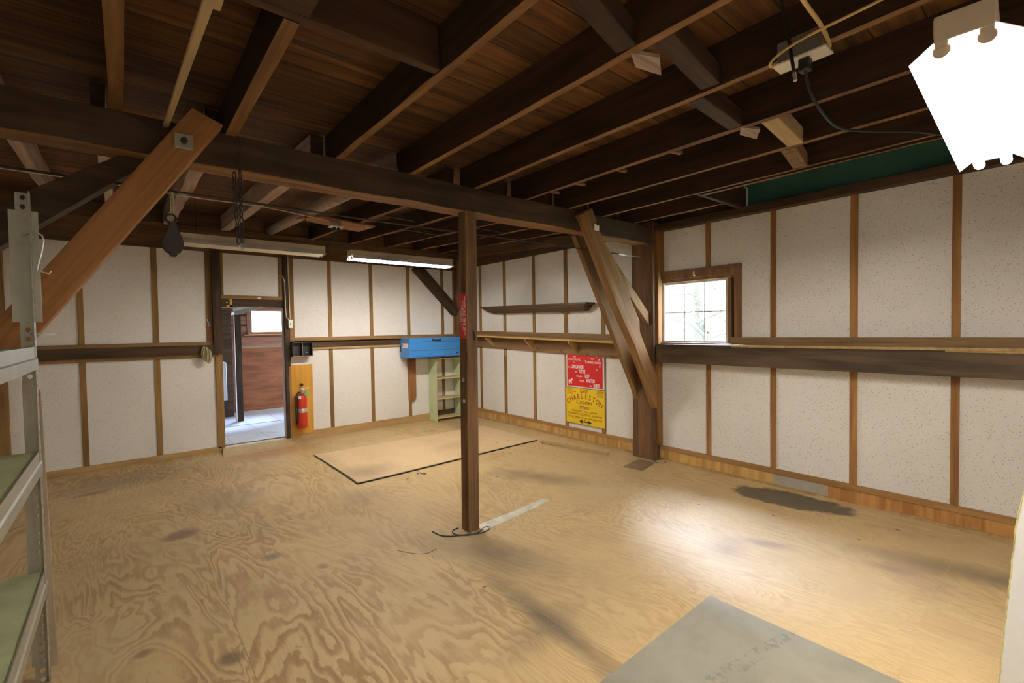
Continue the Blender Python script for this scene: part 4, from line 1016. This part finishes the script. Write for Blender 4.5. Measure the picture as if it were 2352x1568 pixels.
mb = MB(); mb.box((hx - .075, by0 - .008, 1.272), (hx - .055, by0 - .003, 1.308)); mb.box((hx + .055, by0 - .008, 1.272), (hx + .075, by0 - .003, 1.308)); mb.tube([(hx - .065, by0 - .006, 1.286), (hx - .045, by0 - .02, 1.282), (hx + .045, by0 - .02, 1.282), (hx + .065, by0 - .006, 1.286)], .009, 8)
mb.build('handle', 'black', lid_)
MB().lathe([(0, 0), (.014, 0), (.011, -.012), (0, -.012)], (-.42, by0 - .004, 1.075), 'Y', 12).build('lock_knob', 'black', low_)
MB().box((bx0 - .0015, -.31, 1.17), (bx0, -.12, 1.24)).build('paper_label', 'label', tbx); MB().box((bx0 - .002, -.24, 1.245), (bx0, -.17, 1.285)).build('red_label', 'redpaper', tbx); MB().box((bx0 - .0025, -.16, 1.195), (bx0, -.125, 1.225)).build('blue_label', 'skyblue', tbx)
MB().tube([(bx0 - .002, -.09, 1.20), (bx0 - .014, -.088, 1.18), (bx0 - .012, -.085, 1.13), (bx0 - .002, -.08, 1.115)], .007, 6).build('side_latch', 'black', tbx)
MB().box((bx0 + .01, by0 + .01, bz0 - .012), (bx1 - .01, by1, bz0)).build('underside', 'bluegap', tbx)
o = MB().prism([(-1.108, 1.018), (-.974, 1.018), (-.976, .40), (-.985, .36), (-1.005, .335), (-1.035, .322), (-1.06, .318), (-1.10, .318)], 'Y', -.035, -.013).build('support_board', 'bracket', bevel=.002); tag(o, 'reddish brown board with a rounded foot under the blue toolbox', 'board')

bk = thing('bookcase', (-.5, -.14, 0), 'pale green open bookcase on the floor under the blue toolbox', 'bookcase')
kx0, kx1, ky0, ky1, kz = -.748, -.258, -.25, -.03, .992
MB().box((kx0, ky0, 0), (kx0 + .018, ky1, kz)).build('side_panel', 'palegreen', bk, bevel=.001); MB().box((kx1 - .018, ky0, 0), (kx1, ky1, kz)).build('side_panel', 'palegreen', bk, bevel=.001)
MB().box((kx0 + .018, ky0, kz - .018), (kx1 - .018, ky1, kz)).build('top', 'palegreen', bk)
for z in (.68, .358, .055): MB().box((kx0 + .018, ky0 + .002, z - .018), (kx1 - .018, ky1, z)).build('shelf', 'edgewood', bk)
mb = MB(); mb.box((kx0, ky0 - .004, 0), (kx0 + .018, ky0, kz)); mb.box((kx1 - .018, ky0 - .004, 0), (kx1, ky0, kz)); mb.box((kx0, ky0 - .004, kz - .018), (kx1, ky0, kz)); mb.build('edge_banding', 'edgewood', bk)
MB().box((kx0 + .018, ky1 - .02, .055), (kx1 - .018, ky1, .13)).build('back_rail', 'girtx', bk)

cb = thing('cubby_box', (-2.68, -.08, 1.12), 'black two-compartment cubby box beside the door, under the rail', 'box')
cx0, cx1, cz0, cz1 = -2.80, -2.545, 1.117, 1.305
mb = MB(); mb.box((cx0, -.135, cz0), (cx1, -.051, cz0 + .012)); mb.box((cx0, -.135, cz1 - .012), (cx1, -.051, cz1)); mb.box((cx0, -.135, cz0), (cx0 + .012, -.051, cz1)); mb.box((cx1 - .012, -.135, cz0), (cx1, -.051, cz1)); mb.box((cx0, -.056, cz0), (cx1, -.051, cz1))
mb.build('case', 'black', cb); MB().box((-2.68, -.135, cz0 + .012), (-2.668, -.056, cz1 - .012)).build('divider', plain('grey_divider', (.08, .08, .09), .5), cb)
MB().lathe([(0, 0), (.006, 0), (.006, -.004), (0, -.004)], (-2.60, -.056, 1.165), 'Y', 8).build('screw', 'white', cb)
MB().box((cx0, -.136, cz0 - .004), (cx1, -.125, cz0 + .003)).build('bottom_edge', 'tan', cb)

yb = MB().box((-2.795, -.03, .075), (-2.525, -.013, 1.0)).build('backing_board', 'yellow', bevel=.002); tag(yb, 'bright yellow varnished board behind the fire extinguisher', 'board')
fe = thing('fire_extinguisher', (-2.688, -.095, .17), 'red fire extinguisher hung on the yellow board beside the door', 'fire extinguisher')
fx, fy = -2.688, -.098
MB().lathe([(0, .170), (.050, .170), (.059, .178), (.061, .19), (.061, .545), (.056, .575), (.040, .60), (.024, .612), (.020, .625), (0, .625)], (fx, fy, 0), 'Z', 26).build('cylinder', 'extred', fe, smooth=True)
MB().lathe([(.0615, .375), (.0622, .376), (.0622, .428), (.0615, .429)], (fx, fy, 0), 'Z', 26).build('band', 'steel', fe, smooth=True)
val_ = MB().lathe([(0, .622), (.022, .622), (.022, .655), (.014, .66), (.014, .675), (0, .675)], (fx, fy, 0), 'Z', 14).build('valve', 'steel', fe)
MB().hexa([(fx - .012, fy - .10, .672), (fx + .012, fy - .10, .672), (fx + .012, fy + .01, .672), (fx - .012, fy + .01, .672), (fx - .012, fy - .10, .682), (fx + .012, fy - .10, .682), (fx + .012, fy + .01, .69), (fx - .012, fy + .01, .69)]).build('lever', 'white', val_, bevel=.002)
MB().box((fx - .01, fy - .008, .688), (fx + .09, fy + .008, .698)).build('top_lever', 'white', val_, bevel=.002)
MB().tube([(fx - .01, fy, .64), (fx - .05, fy - .01, .64), (fx - .085, fy - .015, .58), (fx - .088, fy - .015, .48), (fx - .072, fy - .01, .34), (fx - .068, fy - .01, .24)], [.010, .011, .011, .011, .012, .015], 10).build('hose', 'cable_b', fe, smooth=True)
MB().box((fx - .058, fy - .058, .56), (fx - .025, fy - .052, .60)).build('label', 'label', fe)
MB().quad([(fx + .02, fy - .05, .60), (fx + .075, fy - .045, .60), (fx + .07, fy - .045, .655), (fx + .03, fy - .05, .66)]).build('tag', 'greentag', fe).modifiers.new('thick', 'SOLIDIFY').thickness = .001
MB().box((fx - .02, fy + .05, .45), (fx + .02, -.03, .49)).build('wall_bracket', 'iron', fe)
MB().lathe([(0, 0), (.02, 0), (.02, -.03), (0, -.03)], (-2.675, -.03, .735), 'Y', 10).build('pin', 'iron', fe)

sw = thing('switch_box', (-2.80, -.06, 1.50), 'small white electrical switch box on the doorpost', 'switch')
sb_ = MB().box((-2.826, -.095, 1.49), (-2.776, -.05, 1.60)).build('box', 'white', sw, bevel=.003); MB().box((-2.806, -.101, 1.535), (-2.796, -.095, 1.555)).build('toggle', 'black', sb_)
o = MB().tube([(-2.806, -.056, 2.46), (-2.803, -.056, 2.1), (-2.801, -.058, 1.75), (-2.80, -.065, 1.60)], .007, 8).build('electric_cable', 'cable_w', smooth=True); tag(o, 'straight ivory cable down the doorpost to the switch box', 'cable')
o = MB().tube([(-2.914, -.026, 2.17), (-2.885, -.04, 2.165), (-2.862, -.05, 2.14), (-2.850, -.056, 2.08), (-2.848, -.056, 1.75), (-2.842, -.06, 1.63), (-2.815, -.07, 1.60)], .006, 8).build('electric_cable', 'cable_w', smooth=True); tag(o, 'curved ivory cable left of the straight one above the switch', 'cable')

ro = thing('rope_hank', (-3.735, -.09, 1.12), 'olive rope hank hanging on the wall rail left of the doorway', 'rope')
mb = MB()
for k in range(5):
    dx = (k - 2) * .012; dy = -.085 - .008 * (k % 2)
    mb.tube([(-3.735 + dx + .022 * math.cos(a), dy, 1.205 + .075 * math.sin(a) - .01 * k) for a in [2 * PI * j / 16 for j in range(16)]], .0085, 7, True)
mb.build('coils', 'rope', ro, smooth=True)
MB().tube([(-3.735, -.10, 1.28), (-3.735, -.085, 1.255), (-3.728, -.10, 1.22), (-3.733, -.10, 1.12), (-3.738, -.10, 1.10)], .008, 7).build('tail', 'rope', ro, smooth=True)
tg = thing('paper_tag', (-3.69, -.016, 1.47), 'small blue and red paper tag on the stud left of doorway', 'tag')
MB().box((-3.705, -.0165, 1.52), (-3.675, -.0125, 1.555)).build('blue_part', 'skyblue', tg); MB().box((-3.712, -.0165, 1.478), (-3.672, -.0125, 1.515)).build('red_part', 'redpaper', tg); MB().tube([(-3.712, -.02, 1.61), (-3.705, -.02, 1.58), (-3.69, -.02, 1.56)], .003, 5).build('string', 'white', tg)
hb = thing('corner_bracket', (-3.47, -.04, 1.75), 'small yellow L-shaped bracket on the doorway header', 'bracket')
mb = MB(); mb.box((-3.472, -.022, 1.755), (-3.445, -.0155, 1.85)); mb.box((-3.505, -.022, 1.755), (-3.445, -.0155, 1.78)); mb.build('plate', wood('yellow_bracket', (.60, .36, .05), (.5, .28, .04)), hb)
MB().lathe([(0, 0), (.009, 0), (.007, -.006), (0, -.006)], (-3.50, -.0155, 1.812), 'Y', 8).build('screw', 'white', hb)
o = MB().box((-3.165, -.034, 1.862), (-3.13, -.0305, 1.882)).build('paper_label', 'label'); tag(o, 'tiny white paper label on the trim above the doorway', 'label')

# ------------------------------------------------------------------ on the floor
def on_floor(name, poly, th, mat, lift=.001, nsub=10):
    """thin sheet following the sagging floor; poly has four corners"""
    mb = MB(); A, B, D, E_ = [Vector((p[0], p[1], 0)) for p in poly]
    g = []
    for i in range(nsub + 1):
        row = []
        for j in range(nsub + 1):
            p = A.lerp(B, i / nsub).lerp(E_.lerp(D, i / nsub), j / nsub); z = fz(p.x, p.y) + lift
            row.append((mb.b.verts.new((p.x, p.y, z)), mb.b.verts.new((p.x, p.y, z + th))))
        g.append(row)
    for i in range(nsub):
        for j in range(nsub):
            for k in (0, 1):
                q = [g[i][j][k], g[i + 1][j][k], g[i + 1][j + 1][k], g[i][j + 1][k]]; mb.b.faces.new(q if k else list(reversed(q)))
    for i in range(nsub):
        for (a, b) in ((g[i][0], g[i + 1][0]), (g[i + 1][nsub], g[i][nsub]), (g[0][i + 1], g[0][i]), (g[nsub][i], g[nsub][i + 1])):
            mb.b.faces.new([a[0], b[0], b[1], a[1]])
    return mb.build(name, mat)
ps = thing('plywood_sheet', (-1.6, -1.65, 0), 'loose pale plywood sheet lying on the floor before the bookcase', 'plywood')
o = on_floor('sheet', [(-2.82, -1.011), (-.44, -1.063), (-.447, -2.225), (-2.811, -2.30)], .014, 'plysheet', .003); o.parent = ps; o.matrix_parent_inverse = parent_world(ps).inverted()
mb = MB()
for (a, b) in (((-2.82, -1.011), (-2.811, -2.30)), ((-2.811, -2.30), (-.447, -2.225))):
    n = 12; A = Vector((*a, 0)); B = Vector((*b, 0)); d = (B - A).normalized(); e = Vector((d.y, -d.x, 0)) * .007
    for k in range(n):
        p, q = A.lerp(B, k / n), A.lerp(B, (k + 1) / n)
        mb.hexa([(v.x, v.y, fz(v.x, v.y) + .0015) for v in (p, q, q + e, p + e)] + [(v.x, v.y, fz(v.x, v.y) + .013) for v in (p, q, q + e, p + e)])
o = mb.build('dark_edge', 'black', ps)
gs = on_floor('grey_floor_sheet', [(-3.34, -5.43), (-2.119, -5.406), (-2.155, -7.84), (-3.375, -7.865)], .010, 'greysheet', .001, 4); tag(gs, 'large grey painted sheet lying on the floor, front right', 'sheet')
st_ = on_floor('floor_batten', [(-2.41, -3.65), (-1.666, -3.642), (-1.654, -3.711), (-2.40, -3.762)], .005, plain('white_worn_strip', (.62, .58, .47), .6, mottle=.2, scale=14), .001, 8); tag(st_, 'flat whitish strip on the floor leading from the middle post', 'strip')
o = bar('lumber_stick', (-.46, -2.335, .013), (-.295, -3.26, .006), .05, .026, 'lightw'); tag(o, 'pale lumber stick lying on the floor along the right wall', 'lumber')
def floorpts(pts, dz): return [(x, y, fz(x, y) + dz) for x, y in pts]
cpts = [(-2.720, -3.535), (-2.715, -3.56), (-2.706, -3.629), (-2.66, -3.68), (-2.60, -3.715), (-2.531, -3.745), (-2.465, -3.785), (-2.385, -3.785), (-2.344, -3.757), (-2.352, -3.725), (-2.39, -3.73), (-2.45, -3.762), (-2.53, -3.76), (-2.598, -3.70), (-2.61, -3.645), (-2.575, -3.605), (-2.53, -3.60)]
o = MB().tube(smooth_pts(floorpts(cpts, .006)), .0042, 7).build('black_cord', 'cable_b', smooth=True); tag(o, 'thin black cord looped on the floor round the middle post', 'cord')
o = MB().tube(smooth_pts(floorpts([(-2.235, -2.40), (-2.215, -2.375), (-2.195, -2.385), (-2.19, -2.42), (-2.17, -2.44), (-2.15, -2.42)], .005)), .004, 6).build('wire_scrap', 'iron', smooth=True); tag(o, 'small S-shaped wire scrap on the floor by the plywood sheet', 'wire')
o = MB().tube(smooth_pts(floorpts([(-3.07, -3.66), (-3.0, -3.77), (-2.93, -3.82), (-2.84, -3.80)], .003)), .0015, 5).build('wire_scrap', 'iron', smooth=True); tag(o, 'thin curved wire on the floor left of the black cord', 'wire')
fp = on_floor('floor_patch', [(-.52, -3.64), (-.19, -3.60), (-.19, -3.80), (-.50, -3.86)], .004, plain('brown_patch', (.22, .145, .075), .5, mottle=.2), .001, 4); tag(fp, 'dark brown flat board set on the floor at the right wall post', 'board')

# white board standing in the right foreground
wbd = thing('white_board', (-1.98, -6.9, 0), 'tall white board with a rough yellowish edge at the right frame border', 'board')
pe = [(-6.462, .0), (-6.470, .136), (-6.480, .303), (-6.492, .492), (-6.506, .705), (-6.520, .808), (-6.60, 1.15), (-6.72, 1.5)]
MB().prism([(y, z) for y, z in pe] + [(-7.7, 1.5), (-7.7, 0)], 'X', -2.0, -1.975).build('face', 'foam', wbd)
rr = random.Random(3); mb = MB(); pts = []
for (a, b) in zip(pe, pe[1:]):
    for k in range(12):
        f = k / 12; pts.append((-2.002 + rr.uniform(-.001, .001), a[0] + (b[0] - a[0]) * f + rr.uniform(-.0012, .0012), a[1] + (b[1] - a[1]) * f))
mb.tube(pts, .0022, 6).build('rough_edge', plain('yellowish_foam_edge', (.62, .55, .25), .8, mottle=.3, scale=40), wbd)
